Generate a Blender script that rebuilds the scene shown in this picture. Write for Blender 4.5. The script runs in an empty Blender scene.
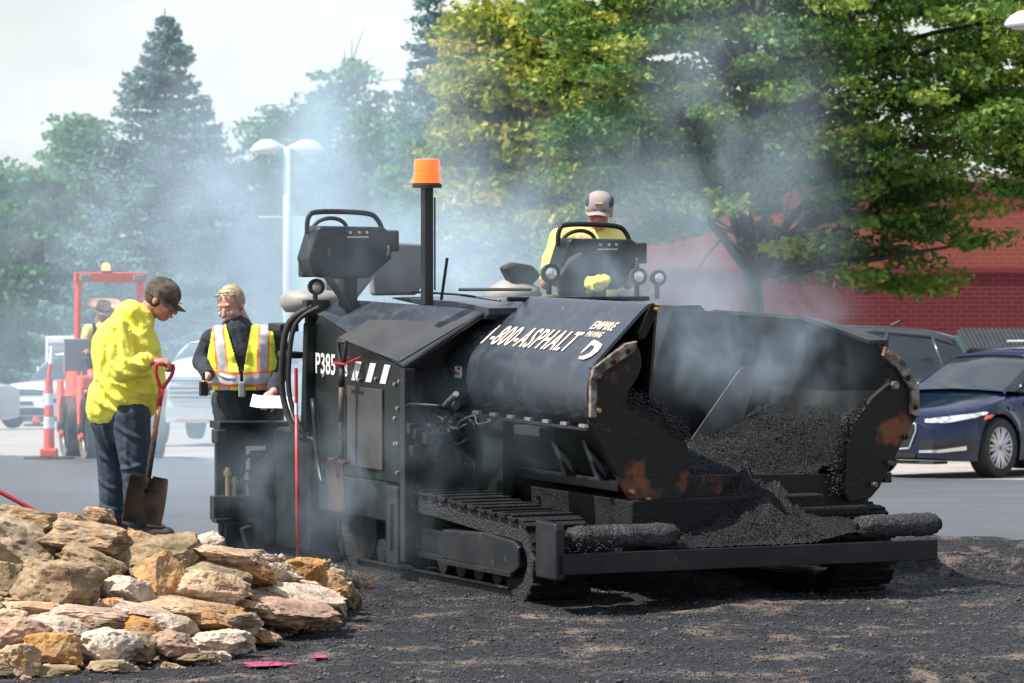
import bpy, bmesh, math, random
import numpy as np
from mathutils import Vector, Matrix, noise, bvhtree
R=math.radians
random.seed(7); rng=np.random.default_rng(7)
S=bpy.context.scene
# ---------------- camera, world, sun, exposure ----------------
HC=1.77; FPX=5000.0; TILT=math.atan(41.5/FPX)
cam=bpy.data.cameras.new('camera'); camo=bpy.data.objects.new('camera',cam); S.collection.objects.link(camo)
cam.sensor_width=36; cam.lens=FPX/1024*36; cam.clip_start=.5; cam.clip_end=6000
camo.location=(0,0,HC); camo.rotation_euler=(math.pi/2-TILT,0,0); S.camera=camo
cam.dof.use_dof=True; cam.dof.focus_distance=28.3; cam.dof.aperture_fstop=10
SUN_EL=57; SUN_DIR=Vector((-0.97,-0.25,0)).normalized()   # horizontal direction towards the sun
w=bpy.data.worlds.new('World'); S.world=w; w.use_nodes=True
nt=w.node_tree; N=nt.nodes; L=nt.links
bg=N['Background']; bg.inputs['Strength'].default_value=0.11
sky=N.new('ShaderNodeTexSky'); sky.sky_type='NISHITA'; sky.sun_disc=False; sky.sun_elevation=R(SUN_EL)
sky.sun_rotation=math.atan2(SUN_DIR.x,SUN_DIR.y); sky.air_density=1; sky.dust_density=1.5
tc=N.new('ShaderNodeTexCoord'); mp=N.new('ShaderNodeMapping'); mp.inputs['Scale'].default_value=(13,13,26)
nz=N.new('ShaderNodeTexNoise'); nz.inputs['Scale'].default_value=1.0; nz.inputs['Detail'].default_value=6; nz.inputs['Roughness'].default_value=.5
mp.inputs['Location'].default_value=(1.3,.4,.2)
cr=N.new('ShaderNodeValToRGB'); cr.color_ramp.elements[0].position=.36; cr.color_ramp.elements[0].color=(.30,.30,.30,1); cr.color_ramp.elements[1].position=.60; cr.color_ramp.elements[1].color=(1,1,1,1)
mx=N.new('ShaderNodeMixRGB'); mx.inputs[2].default_value=(5.7,5.85,6.05,1)
sx_=N.new('ShaderNodeSeparateXYZ'); el_r=N.new('ShaderNodeMapRange'); el_r.inputs[1].default_value=.12; el_r.inputs[2].default_value=.75; el_r.inputs[3].default_value=1; el_r.inputs[4].default_value=.45; ml=N.new('ShaderNodeMath'); ml.operation='MULTIPLY'
L.new(tc.outputs['Generated'],mp.inputs[0]); L.new(mp.outputs[0],nz.inputs['Vector']); L.new(nz.outputs['Fac'],cr.inputs[0]); L.new(tc.outputs['Generated'],sx_.inputs[0]); L.new(sx_.outputs[2],el_r.inputs[0]); L.new(el_r.outputs[0],ml.inputs[0]); L.new(cr.outputs[0],ml.inputs[1]); L.new(ml.outputs[0],mx.inputs[0])
L.new(sky.outputs[0],mx.inputs[1]); L.new(mx.outputs[0],bg.inputs[0])
sl=bpy.data.lights.new('sun','SUN'); sl.energy=4.9; sl.angle=R(.6); sl.color=(1,.95,.87)
so=bpy.data.objects.new('sun',sl); S.collection.objects.link(so)
sd=Vector((SUN_DIR.x*math.cos(R(SUN_EL)),SUN_DIR.y*math.cos(R(SUN_EL)),math.sin(R(SUN_EL))))
so.rotation_euler=sd.to_track_quat('Z','Y').to_euler(); so.location=(-20,-10,40)
S.view_settings.view_transform='Standard'; S.view_settings.look='None'; S.view_settings.exposure=0.72; S.view_settings.gamma=1
S.cycles.max_bounces=6; S.cycles.transparent_max_bounces=12; S.cycles.volume_bounces=2
# ---------------- helpers ----------------
def srgb(r,g,b):
    f=lambda c:(c/255/12.92) if c/255<=.04045 else ((c/255+.055)/1.055)**2.4
    return (f(r),f(g),f(b))
def mat(name,c1,c2=None,scale=6,lo=.4,hi=.65,rough=.6,metal=0,bump=0,bscale=40,bdist=.01,c3=None,s3=2,lo3=.55,hi3=.62,coat=0,rough2=None,emit=None,detail=6,spec=None,stretch=None):
    m=bpy.data.materials.new(name); m.use_nodes=True; n=m.node_tree.nodes; l=m.node_tree.links
    b=n['Principled BSDF']; b.inputs['Roughness'].default_value=rough; b.inputs['Metallic'].default_value=metal
    b.inputs['Base Color'].default_value=(*c1,1)
    if coat: b.inputs['Coat Weight'].default_value=coat; b.inputs['Coat Roughness'].default_value=.05
    if spec is not None: b.inputs['Specular IOR Level'].default_value=spec
    t=n.new('ShaderNodeTexCoord'); vec=t.outputs['Object']
    if stretch:
        q=n.new('ShaderNodeMapping'); q.inputs['Scale'].default_value=stretch; l.new(vec,q.inputs[0]); vec=q.outputs[0]
    def ramp(sc,a,z,det=detail):
        x=n.new('ShaderNodeTexNoise'); x.inputs['Scale'].default_value=sc; x.inputs['Detail'].default_value=det; x.inputs['Roughness'].default_value=.6
        l.new(vec,x.inputs['Vector']); r=n.new('ShaderNodeMapRange'); r.inputs[1].default_value=a; r.inputs[2].default_value=z
        l.new(x.outputs['Fac'],r.inputs[0]); return r.outputs[0]
    if c2:
        f=ramp(scale,lo,hi); q=n.new('ShaderNodeMixRGB'); q.inputs[1].default_value=(*c1,1); q.inputs[2].default_value=(*c2,1); l.new(f,q.inputs[0]); out=q.outputs[0]
        if rough2 is not None:
            r=n.new('ShaderNodeMapRange'); r.inputs[3].default_value=rough; r.inputs[4].default_value=rough2; l.new(f,r.inputs[0]); l.new(r.outputs[0],b.inputs['Roughness'])
        if c3:
            f=ramp(s3,lo3,hi3); q2=n.new('ShaderNodeMixRGB'); q2.inputs[2].default_value=(*c3,1); l.new(out,q2.inputs[1]); l.new(f,q2.inputs[0]); out=q2.outputs[0]
        l.new(out,b.inputs['Base Color'])
    if bump:
        x=n.new('ShaderNodeTexNoise'); x.inputs['Scale'].default_value=bscale; x.inputs['Detail'].default_value=5; l.new(vec,x.inputs['Vector'])
        u=n.new('ShaderNodeBump'); u.inputs['Strength'].default_value=bump; u.inputs['Distance'].default_value=bdist; l.new(x.outputs['Fac'],u.inputs['Height']); l.new(u.outputs[0],b.inputs['Normal'])
    if emit: b.inputs['Emission Color'].default_value=(*emit[0],1); b.inputs['Emission Strength'].default_value=emit[1]
    return m
class B:
    """bmesh collector"""
    def __init__(s): s.bm=bmesh.new()
    def box(s,x0,x1,y0,y1,z0,z1,M=None):
        v=[s.bm.verts.new(p) for p in ((x0,y0,z0),(x1,y0,z0),(x1,y1,z0),(x0,y1,z0),(x0,y0,z1),(x1,y0,z1),(x1,y1,z1),(x0,y1,z1))]
        for f in ((3,2,1,0),(4,5,6,7),(0,1,5,4),(1,2,6,5),(2,3,7,6),(3,0,4,7)): s.bm.faces.new([v[i] for i in f])
        if M is not None:
            for q in v: q.co=M@q.co
        return s
    def prism(s,poly,ax,a,b):
        """poly 2D in the other two axes (order xyz), extruded along ax from a to b"""
        def P(p,c):
            q=list(p); q.insert(ax,c); return q
        v0=[s.bm.verts.new(P(p,a)) for p in poly]; v1=[s.bm.verts.new(P(p,b)) for p in poly]; n=len(poly)
        s.bm.faces.new(v0[::-1]); s.bm.faces.new(v1)
        for i in range(n): s.bm.faces.new((v0[i],v0[(i+1)%n],v1[(i+1)%n],v1[i]))
        return s
    def face(s,pts):
        s.bm.faces.new([s.bm.verts.new(p) for p in pts]); return s
    def sheet(s,rows,t=0):
        vs=[[s.bm.verts.new(p) for p in r] for r in rows]
        for i in range(len(vs)-1):
            for j in range(len(vs[0])-1): s.bm.faces.new((vs[i][j],vs[i+1][j],vs[i+1][j+1],vs[i][j+1]))
        return s
    def tube(s,pts,r,n=8,cap=True,r2=None):
        pts=[Vector(p) for p in pts]; rs=[r]*len(pts) if not isinstance(r,(list,tuple)) else r
        if r2 is not None: rs=[r+(r2-r)*i/(len(pts)-1) for i in range(len(pts))]
        prev=None; rings=[]
        up=Vector((0,0,1))
        for i,p in enumerate(pts):
            d=(pts[min(i+1,len(pts)-1)]-pts[max(i-1,0)]).normalized()
            if prev is None:
                a=d.cross(up) if abs(d.z)<.9 else d.cross(Vector((1,0,0)))
            else: a=prev-d*prev.dot(d)
            a.normalize(); prev=a; b=d.cross(a)
            rings.append([s.bm.verts.new(p+(a*math.cos(2*math.pi*k/n)+b*math.sin(2*math.pi*k/n))*rs[i]) for k in range(n)])
        for i in range(len(rings)-1):
            for k in range(n): s.bm.faces.new((rings[i][k],rings[i][(k+1)%n],rings[i+1][(k+1)%n],rings[i+1][k]))
        if cap: s.bm.faces.new(rings[0][::-1]); s.bm.faces.new(rings[-1])
        return s
    def cyl(s,p0,p1,r,n=20,r2=None): return s.tube([p0,p1],r,n,True,r2)
    def lathe(s,prof,c,axis=(0,0,1),n=24,close=True):
        """prof (r,h) along axis from c"""
        ax=Vector(axis).normalized(); a=ax.orthogonal().normalized(); b=ax.cross(a); c=Vector(c)
        rg=[[s.bm.verts.new(c+ax*h+(a*math.cos(2*math.pi*k/n)+b*math.sin(2*math.pi*k/n))*max(r,1e-4)) for k in range(n)] for r,h in prof]
        for i in range(len(rg)-1):
            for k in range(n): s.bm.faces.new((rg[i][k],rg[i][(k+1)%n],rg[i+1][(k+1)%n],rg[i+1][k]))
        if close: s.bm.faces.new(rg[0][::-1]); s.bm.faces.new(rg[-1])
        return s
    def ell(s,c,r,M=None,n=14,m=9):
        c=Vector(c); vs=[]
        top=None
        rings=[]
        for i in range(1,m):
            t=math.pi*i/m
            rings.append([Vector((r[0]*math.sin(t)*math.cos(2*math.pi*k/n),r[1]*math.sin(t)*math.sin(2*math.pi*k/n),r[2]*math.cos(t))) for k in range(n)])
        f=(lambda q:c+(M@q)) if M is not None else (lambda q:c+q)
        T=s.bm.verts.new(f(Vector((0,0,r[2])))); Bt=s.bm.verts.new(f(Vector((0,0,-r[2]))))
        rg=[[s.bm.verts.new(f(q)) for q in x] for x in rings]
        for k in range(n):
            s.bm.faces.new((T,rg[0][k],rg[0][(k+1)%n])); s.bm.faces.new((Bt,rg[-1][(k+1)%n],rg[-1][k]))
            for i in range(len(rg)-1): s.bm.faces.new((rg[i][k],rg[i+1][k],rg[i+1][(k+1)%n],rg[i][(k+1)%n]))
        return s
    def cap(s,p0,r0,p1,r1,n=12):
        """tapered capsule"""
        p0=Vector(p0); p1=Vector(p1); d=p1-p0; Lh=d.length
        if Lh<1e-5: return s.ell(p0,(r0,r0,r0))
        prof=[(r0*math.sin(a),-r0*math.cos(a)) for a in [math.pi/2*i/4 for i in range(5)]]+[(r1*math.cos(a),Lh+r1*math.sin(a)) for a in [math.pi/2*i/4 for i in range(5)]]
        return s.lathe(prof,p0,d,n)
    def done(s,name,m,parent=None,smooth=False,bevel=0,world=None,solid=0,sm_angle=None,seg=2):
        bmesh.ops.recalc_face_normals(s.bm,faces=s.bm.faces[:])
        me=bpy.data.meshes.new(name); s.bm.to_mesh(me); s.bm.free()
        return obj(name,me,m,parent,smooth,bevel,world,solid,sm_angle,seg)
def obj(name,me,m,parent=None,smooth=False,bevel=0,world=None,solid=0,sm_angle=None,seg=2):
    o=bpy.data.objects.new(name,me); S.collection.objects.link(o)
    if m is not None:
        for q in (m if isinstance(m,list) else [m]): me.materials.append(q)
    if smooth or sm_angle:
        me.polygons.foreach_set('use_smooth',[True]*len(me.polygons))
        if sm_angle: me.set_sharp_from_angle(angle=R(sm_angle))
    if solid: q=o.modifiers.new('solid','SOLIDIFY'); q.thickness=solid; q.offset=0
    if solid and smooth: q=o.modifiers.new('es','EDGE_SPLIT'); q.split_angle=R(42)
    if bevel: q=o.modifiers.new('bevel','BEVEL'); q.width=bevel; q.segments=seg; q.limit_method='ANGLE'; q.angle_limit=R(35)
    if parent is not None: o.parent=parent
    if world is not None: o.matrix_world=world
    return o
def tag(o,label=None,cat=None,group=None,kind=None):
    if label: o['label']=label
    if cat: o['category']=cat
    if group: o['group']=group
    if kind: o['kind']=kind
    return o
def empty(name,M,label,cat,group=None):
    o=bpy.data.objects.new(name,None); S.collection.objects.link(o); o.empty_display_size=.2
    o.matrix_world=M; return tag(o,label,cat,group)
def kids(o): return [c for c in bpy.data.objects if c.parent==o]
def dup(o,parent=None,M=None,label=None):
    c=o.copy(); S.collection.objects.link(c); c.parent=parent
    if M is not None: c.matrix_world=M
    if label: c['label']=label
    for k in kids(o): dup(k,c)
    return c
GP=[(-60,-.45),(10,-.38),(22,-.19),(28,0),(34,.2),(42,.13),(56,-.26),(66,-.32),(119,-1.28),(200,-2.6),(400,-3),(5000,-3)]
def gz(y):
    # smoothed piecewise profile
    return float(np.mean(np.interp([y-1.2,y-.6,y,y+.6,y+1.2],[a for a,_ in GP],[b for _,b in GP])))
def at(px,py,Y):
    """world point seen at that pixel at depth Y (used for laying out, like a survey)"""
    z=(341.5-py)/FPX; dy=math.cos(TILT)+z*math.sin(TILT); k=Y/dy
    return Vector(((px-512)/FPX*k,Y,HC+k*(-math.sin(TILT)+z*math.cos(TILT))))
def frame(pos,ang,s=1):
    """matrix: local +x forward at heading ang (deg, 0=+X), z up"""
    return Matrix.Translation(pos)@Matrix.Rotation(R(ang),4,'Z')@Matrix.Scale(s,4)
def text_mesh(txt,size,shear=0,sx=1,off=0,ext=.0008,spacing=1):
    c=bpy.data.curves.new('t','FONT'); c.body=txt; c.size=size; c.shear=shear; c.offset=off; c.extrude=ext; c.resolution_u=3; c.space_character=spacing
    o=bpy.data.objects.new('t',c); S.collection.objects.link(o); bpy.context.view_layer.update()
    me=bpy.data.meshes.new_from_object(o.evaluated_get(bpy.context.evaluated_depsgraph_get()))
    bpy.data.objects.remove(o); me.transform(Matrix.Diagonal((sx,1,1,1))); return me
def remesh(b,voxel,smooth=3,disp=0,dscale=.15,post=None,clean=True):
    bmesh.ops.recalc_face_normals(b.bm,faces=b.bm.faces[:])
    me=bpy.data.meshes.new('r'); b.bm.to_mesh(me); b.bm.free(); o=bpy.data.objects.new('r',me); S.collection.objects.link(o)
    q=o.modifiers.new('r','REMESH'); q.mode='VOXEL'; q.voxel_size=voxel
    if smooth: q=o.modifiers.new('s','SMOOTH'); q.iterations=smooth; q.factor=.5
    if disp:
        t=bpy.data.textures.new('t','CLOUDS'); t.noise_scale=dscale; t.noise_depth=3
        q=o.modifiers.new('d','DISPLACE'); q.texture=t; q.strength=disp; q.mid_level=.5; q.texture_coords='GLOBAL'
    bpy.context.view_layer.update()
    m2=bpy.data.meshes.new_from_object(o.evaluated_get(bpy.context.evaluated_depsgraph_get())); bpy.data.objects.remove(o)
    m2.materials.clear(); m2.polygons.foreach_set('use_smooth',[True]*len(m2.polygons)); return m2
def folds(me,Y,fl):
    """press cloth folds into the camera-side of a garment; fl: (px0,py0,px1,py1,height,width)"""
    n=len(me.vertices); co=np.empty(n*3,dtype=np.float32); me.vertices.foreach_get('co',co); co=co.reshape(-1,3); no=np.empty(n*3,dtype=np.float32); me.vertices.foreach_get('normal',no); no=no.reshape(-1,3)
    d=np.zeros(n)
    for a,b,c,e,h,w_ in fl:
        p=at(a,b,Y); q=at(c,e,Y); ax,az=q.x-p.x,q.z-p.z; bow=.012
        t=np.clip(((co[:,0]-p.x)*ax+(co[:,2]-p.z)*az)/(ax*ax+az*az+1e-9),0,1)
        dx=co[:,0]-p.x-t*ax; dz=co[:,2]-p.z-t*az; r=np.hypot(dx,dz+bow*np.sin(t*3.14)); taper=np.sin(np.clip(t,.06,.94)*3.14)**.5
        d+=h*taper*(np.exp(-(r/w_)**2)-.45*np.exp(-((r-w_*1.7)/w_)**2))
    d*=np.clip(-no[:,1]*2+.3,0,1); co+=no*d[:,None]; me.vertices.foreach_set('co',co.ravel().astype(np.float32)); me.update(); return me
def pymesh(name,verts,faces_flat,nper,m,parent=None,attr=None,smooth=False):
    """fast mesh from numpy; faces all nper-gons"""
    me=bpy.data.meshes.new(name); nv=len(verts); nf=len(faces_flat)//nper
    me.vertices.add(nv); me.vertices.foreach_set('co',np.asarray(verts,dtype=np.float32).ravel())
    me.loops.add(nf*nper); me.loops.foreach_set('vertex_index',np.asarray(faces_flat,dtype=np.int32))
    me.polygons.add(nf); me.polygons.foreach_set('loop_start',np.arange(0,nf*nper,nper,dtype=np.int32)); me.polygons.foreach_set('loop_total',np.full(nf,nper,dtype=np.int32))
    if attr is not None:
        a=me.attributes.new('tint','FLOAT','FACE'); a.data.foreach_set('value',np.asarray(attr,dtype=np.float32))
    me.update(calc_edges=True); me.validate()
    return obj(name,me,m,parent,smooth)
# ---------------- materials ----------------
M_steel=mat('black_steel',(.008,.010,.013),(.022,.022,.022),5,.45,.75,spec=.32,rough=.34,rough2=.6,bump=.15,bscale=60,bdist=.003,c3=(.07,.06,.05),s3=9,lo3=.62,hi3=.75)
M_gloss=mat('black_paint',(.030,.039,.050),(.064,.075,.088),7,.5,.8,rough=.27,rough2=.48,c3=(.12,.12,.12),s3=16,lo3=.66,hi3=.74,bump=.05,bscale=5,bdist=.004)
M_panel=mat('black_panel',(.007,.011,.011),(.018,.021,.021),4,.45,.75,c3=(.055,.048,.04),s3=5,lo3=.58,hi3=.78,spec=.28,rough=.42,rough2=.65,bump=.15,bscale=30,bdist=.002)
M_grime=mat('grimy_steel',(.004,.004,.005),(.012,.0115,.011),12,.4,.7,spec=.3,rough=.6,rough2=.9,bump=.8,bscale=55,bdist=.015)
M_crust=mat('asphalt_crust',(.005,.005,.006),(.032,.032,.034),70,.5,.7,rough=.55,bump=1,bscale=75,bdist=.03)
M_gate=mat('gate_steel',(.006,.006,.007),(.022,.018,.016),7,.4,.7,spec=.3,rough=.5,rough2=.8,bump=.5,bscale=30,bdist=.01,c3=(.16,.06,.025),s3=3.2,lo3=.56,hi3=.66)
M_worn=mat('worn_flange',(.25,.22,.19),(.03,.025,.02),14,.42,.58,rough=.6,bump=.5,bscale=40,c3=(.22,.08,.02),s3=7,lo3=.55,hi3=.65)
M_wingin=mat('hopper_inner_steel',(.010,.012,.014),(.035,.033,.031),3.5,.4,.7,rough=.42,rough2=.65,spec=.35,bump=.25,bscale=18,bdist=.01)
M_chrome=mat('bright_steel',(.45,.43,.40),(.2,.17,.12),30,.5,.7,rough=.3,metal=.8)
M_brass=mat('brass_fitting',(.35,.25,.10),(.15,.1,.05),30,.5,.7,rough=.4,metal=.7)
M_rubber=mat('black_rubber',(.012,.012,.013),(.025,.025,.026),10,.4,.7,rough=.65)
M_white=mat('white_paint',(.75,.75,.73),(.5,.48,.45),12,.6,.85,rough=.5)
M_cream=mat('cream_lettering',(.80,.62,.47),(.85,.72,.6),20,.4,.7,rough=.5)
M_amber=mat('amber_lens',(.85,.15,.01),rough=.15,emit=((1,.22,.02),.35),coat=.5)
M_lens=mat('lamp_lens',(.75,.72,.62),(.4,.38,.33),40,.45,.6,rough=.15,metal=.3)
M_seat=mat('seat_vinyl',(.30,.29,.27),(.22,.21,.20),10,.4,.7,rough=.5)
M_greyseat=mat('grey_seat_back',(.26,.27,.28),(.18,.18,.19),4,.4,.7,rough=.5)
M_red=mat('red_paint',(.55,.02,.03),(.4,.02,.03),12,.4,.7,rough=.4)
M_orange=mat('orange_machine_paint',(.75,.10,.045),(.6,.07,.03),8,.5,.8,rough=.4)
M_aggr=mat('hot_asphalt',(.004,.005,.006),(.020,.023,.028),60,.5,.72,spec=.4,rough=.4,rough2=.65,bump=1,bscale=95,bdist=.04)
M_skin=mat('skin',(.50,.22,.15),(.42,.16,.11),9,.4,.7,rough=.5,bump=.1,bscale=80,bdist=.002)
M_skin2=mat('tanned_skin',(.36,.17,.11),(.30,.12,.08),9,.4,.7,rough=.5)
# ---------------- ground ----------------
def grid(name,x0,x1,nx,y0,y1,ny,m,dz=0,fz=None,cut=None,kind='structure',parent=None):
    xs=np.linspace(x0,x1,nx); ys=np.linspace(y0,y1,ny) if np.isscalar(ny) else np.array(ny)
    gzz=np.array([gz(y) for y in ys]); X,Y=np.meshgrid(xs,ys); Z=np.repeat(gzz[:,None],nx,1)+dz
    if fz is not None: Z=Z+fz(X,Y)
    v=np.stack([X,Y,Z],-1).reshape(-1,3); n=len(ys)
    i,j=np.meshgrid(np.arange(n-1),np.arange(nx-1),indexing='ij'); a=(i*nx+j).ravel(); f=np.stack([a,a+1,a+1+nx,a+nx],1)
    if cut is not None:
        c=v[f].mean(1); f=f[cut(c[:,0],c[:,1])]
    o=pymesh(name,v,f.ravel(),4,m,parent,smooth=True); return tag(o,kind=kind)
M_ground=mat('weathered_pavement',(.30,.285,.27),(.22,.21,.20),.6,.4,.65,rough=.9,bump=.4,bscale=40,bdist=.01,c3=(.38,.36,.335),s3=5,lo3=.5,hi3=.7)
M_newasph=mat('fresh_asphalt',(.062,.068,.078),(.085,.09,.10),.8,.4,.65,rough=.42,rough2=.55,bump=.5,bscale=90,bdist=.006,c3=(.05,.053,.06),s3=30,lo3=.5,hi3=.7)
ys=list(np.arange(-60,18,3.))+list(np.arange(18,70,.5))+list(np.arange(70,200,4))+list(np.arange(200,5000,200.))
g=grid('ground',-1500,1500,61,0,0,ys,M_ground); 
bl=lambda x:60.3-x*1.02   # far edge of the fresh mat
grid('asphalt_road',-14,9,60,30.5,76,140,M_newasph,dz=.03,cut=lambda x,y:(y<bl(x)+.25*np.sin(x*2.1)))
def fbm(X,Y,sc,seed=0,oct=4):
    out=np.zeros(X.size); xf=X.ravel(); yf=Y.ravel()
    for k in range(xf.size): out[k]=noise.fractal(Vector((xf[k]*sc,yf[k]*sc,seed)),.8,2.1,oct)
    return out.reshape(X.shape)
def near(X,Y):
    r=fbm(X,Y,.9,3,3)*.03+fbm(X,Y,7,9,3)*.012
    # berm ridges of loose asphalt, lower right and right of the machine
    def ridge(x0,y0,x1,y1,w,h):
        dx,dy=x1-x0,y1-y0; t=np.clip(((X-x0)*dx+(Y-y0)*dy)/(dx*dx+dy*dy),0,1); d=np.hypot(X-x0-t*dx,Y-y0-t*dy)
        return h*np.exp(-(d/w)**2)
    r+=ridge(.6,22.9,3.2,24.2,.28,.08)+ridge(1.9,23.4,3.4,23.2,.4,.12)+ridge(1.9,30.2,4.6,29.6,.14,.13)+ridge(2.6,31.8,5,31.2,.25,.09)+ridge(-1,23.6,.7,22.9,.5,.05)
    return np.maximum(r,-.03)+.035
M_near=mat('loose_asphalt_and_base',(.007,.008,.010),(.042,.045,.053),34,.42,.66,rough=.65,rough2=.85,spec=.25,bump=1,bscale=60,bdist=.035,c3=(.27,.205,.165),s3=1.7,lo3=.52,hi3=.66)
grid('near_ground',-5,6,260,17,34.2,420,M_near,dz=.03,fz=near,cut=lambda x,y:(y<31.0+.25*np.sin(3*x)+(x>1.6)*(x-1.6)*.9)&(y<34)&~((x<-2.2)&(y>30.3)))
# crumbs of asphalt and stone
def crumbs(name,pts,sizes,m,parent=None,label=None,cat=None,kind='stuff'):
    n=len(pts); base=np.array([[1,0,0],[-1,0,0],[0,1,0],[0,-1,0],[0,0,1],[0,0,-1]],float)
    F=np.array([[4,0,2],[4,2,1],[4,1,3],[4,3,0],[5,2,0],[5,1,2],[5,3,1],[5,0,3]])
    a=rng.uniform(0,6.28,n); s=np.asarray(sizes)
    jit=rng.uniform(.55,1.25,(n,6,1))*base[None]*s[:,None,None]; jit[:,:,2]*=.75
    c,sn=np.cos(a)[:,None],np.sin(a)[:,None]; x=jit[:,:,0]*c-jit[:,:,1]*sn; y=jit[:,:,0]*sn+jit[:,:,1]*c
    V=np.stack([x,y,jit[:,:,2]],-1)+np.asarray(pts)[:,None,:]
    f=(F[None]+(np.arange(n)*6)[:,None,None]).reshape(-1)
    o=pymesh(name,V.reshape(-1,3),f,3,m,parent)
    return tag(o,label,cat,kind=kind)
n=42000; xs=rng.uniform(-2.6,4.2,n); ysr=rng.uniform(21.5,31.5,n); keep=(ysr<30.8+np.maximum(0,xs-1.6)*.5); xs=xs[keep]; ysr=ysr[keep]
pz=near(xs,ysr); pts=np.stack([xs,ysr,np.array([gz(y) for y in ysr])+.03+pz+.002],1)
M_peb=mat('crumb',(.004,.005,.006),(.022,.025,.030),3,.45,.65,rough=.5)
M_pebg=mat('ground_crumb',(.012,.012,.014),(.07,.068,.07),3,.45,.6,rough=.6,c3=(.22,.18,.15),s3=5,lo3=.62,hi3=.68)
crumbs('loose_gravel',pts,rng.gamma(2,.0022,len(pts))+.0018,M_pebg,label='loose dark asphalt crumbs scattered over the foreground ground',cat='gravel')
M_pink=mat('pink_marking_paint',(.75,.05,.18),(.03,.02,.03),28,.42,.55,rough=.6)
c=at(272,664,gz(0)*0+23.9); 
for k,(px,py,rx,ry) in enumerate([(268,665,.13,.05),(320,661,.05,.03)]):
    Yp=24.75+k*.2; b=B(); cx=(px-512)/FPX*Yp; pp=[(cx+rx*math.cos(t)*(1+.3*math.sin(5*t)),Yp+ry*2.2*math.sin(t)*(1+.3*math.cos(3*t)),0) for t in np.linspace(0,6.28,26)[:-1]]
    zz=gz(Yp)+.03+float(near(np.array([cx]),np.array([Yp]))[0])+.012
    b.face([(x,y,zz+gz(y)-gz(Yp)) for x,y,_ in pp]); tag(b.done('paint_mark',M_pink),kind='structure')
# ---------------- rock garden mound ----------------
def footpy(px):
    return float(np.interp(px,[-160,0,100,220,340,356,400],[712,696,686,671,634,602,570]))
def ybase(px):
    py=footpy(px); Y=20.
    while Y<33 and at(px,py,Y).z>gz(Y)+.03: Y+=.1
    return Y
def rocky(px,t):
    """t 0 at the foot, 1 at the crest -> world"""
    yb=ybase(px); foot=footpy(px)
    top=512+px*.115 if px<330 else 550+(px-330)*.9
    py=foot+(top-foot)*t; Y=yb+t*(3.0*(1-px/420)+.25)
    return at(px,py,Y)
M_soil=mat('mound_soil',(.11,.085,.06),(.20,.165,.125),9,.4,.65,rough=.95,bump=1,bscale=25,bdist=.04,c3=(.09,.05,.025),s3=5)
rows=[]
for px in range(-160,376,12):
    r=[]; e=1-max(0,(px-300)/75)**2 if px>300 else 1
    f=rocky(px,0); r.append(Vector((f.x,f.y-.03,gz(f.y)-.1)))
    for t in np.linspace(.03,.94,12):
        p=rocky(px,t); p.z-=.085*e; p.z=max(p.z,gz(p.y)-.02); r.append(p+Vector((0,0,.04*noise.noise(p*4))))
    p=rocky(px,.97); 
    for k,(dy,fz) in enumerate([(.5,.9),(1.0,.6),(1.6,0.)]): r.append(Vector((p.x-.1*k,p.y+dy,gz(p.y+dy)+max(0,(p.z-gz(p.y)))*fz-.15)))
    rows.append(r)
b=B().sheet(rows); tag(b.done('mound',M_soil,smooth=True),kind='structure')
M_rk={}
M_rk['tan']=mat('tan_sandstone',(.55,.39,.25),(.30,.22,.15),7,.38,.62,rough=.9,bump=.9,bscale=30,bdist=.03,c3=(.42,.22,.09),s3=6,lo3=.55,hi3=.68)
M_rk['pale']=mat('pale_limestone',(.64,.53,.42),(.36,.29,.23),9,.38,.62,rough=.9,bump=.9,bscale=30,bdist=.03,c3=(.28,.22,.17),s3=12,lo3=.58,hi3=.68)
M_rk['orange']=mat('orange_sandstone',(.58,.34,.15),(.34,.21,.12),6,.4,.6,rough=.9,bump=.9,bscale=30,bdist=.03,c3=(.2,.14,.1),s3=10,lo3=.58,hi3=.68)
M_rk['pink']=mat('pinkish_sandstone',(.50,.33,.25),(.30,.21,.16),7,.4,.6,rough=.9,bump=.7,bscale=26,bdist=.02,c3=(.2,.16,.14),s3=14,lo3=.6,hi3=.68)
M_rk['grey']=mat('grey_fieldstone',(.38,.29,.19),(.18,.13,.085),6,.38,.62,rough=.85,bump=.8,bscale=20,bdist=.02,c3=(.12,.10,.05),s3=6,lo3=.56,hi3=.68)
M_rk['brown']=mat('brown_layered_stone',(.26,.165,.095),(.42,.31,.20),9,.42,.58,rough=.9,bump=.9,bscale=20,bdist=.03,c3=(.10,.085,.07),s3=7,lo3=.5,hi3=.65,stretch=(1,1,3.5))
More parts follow.
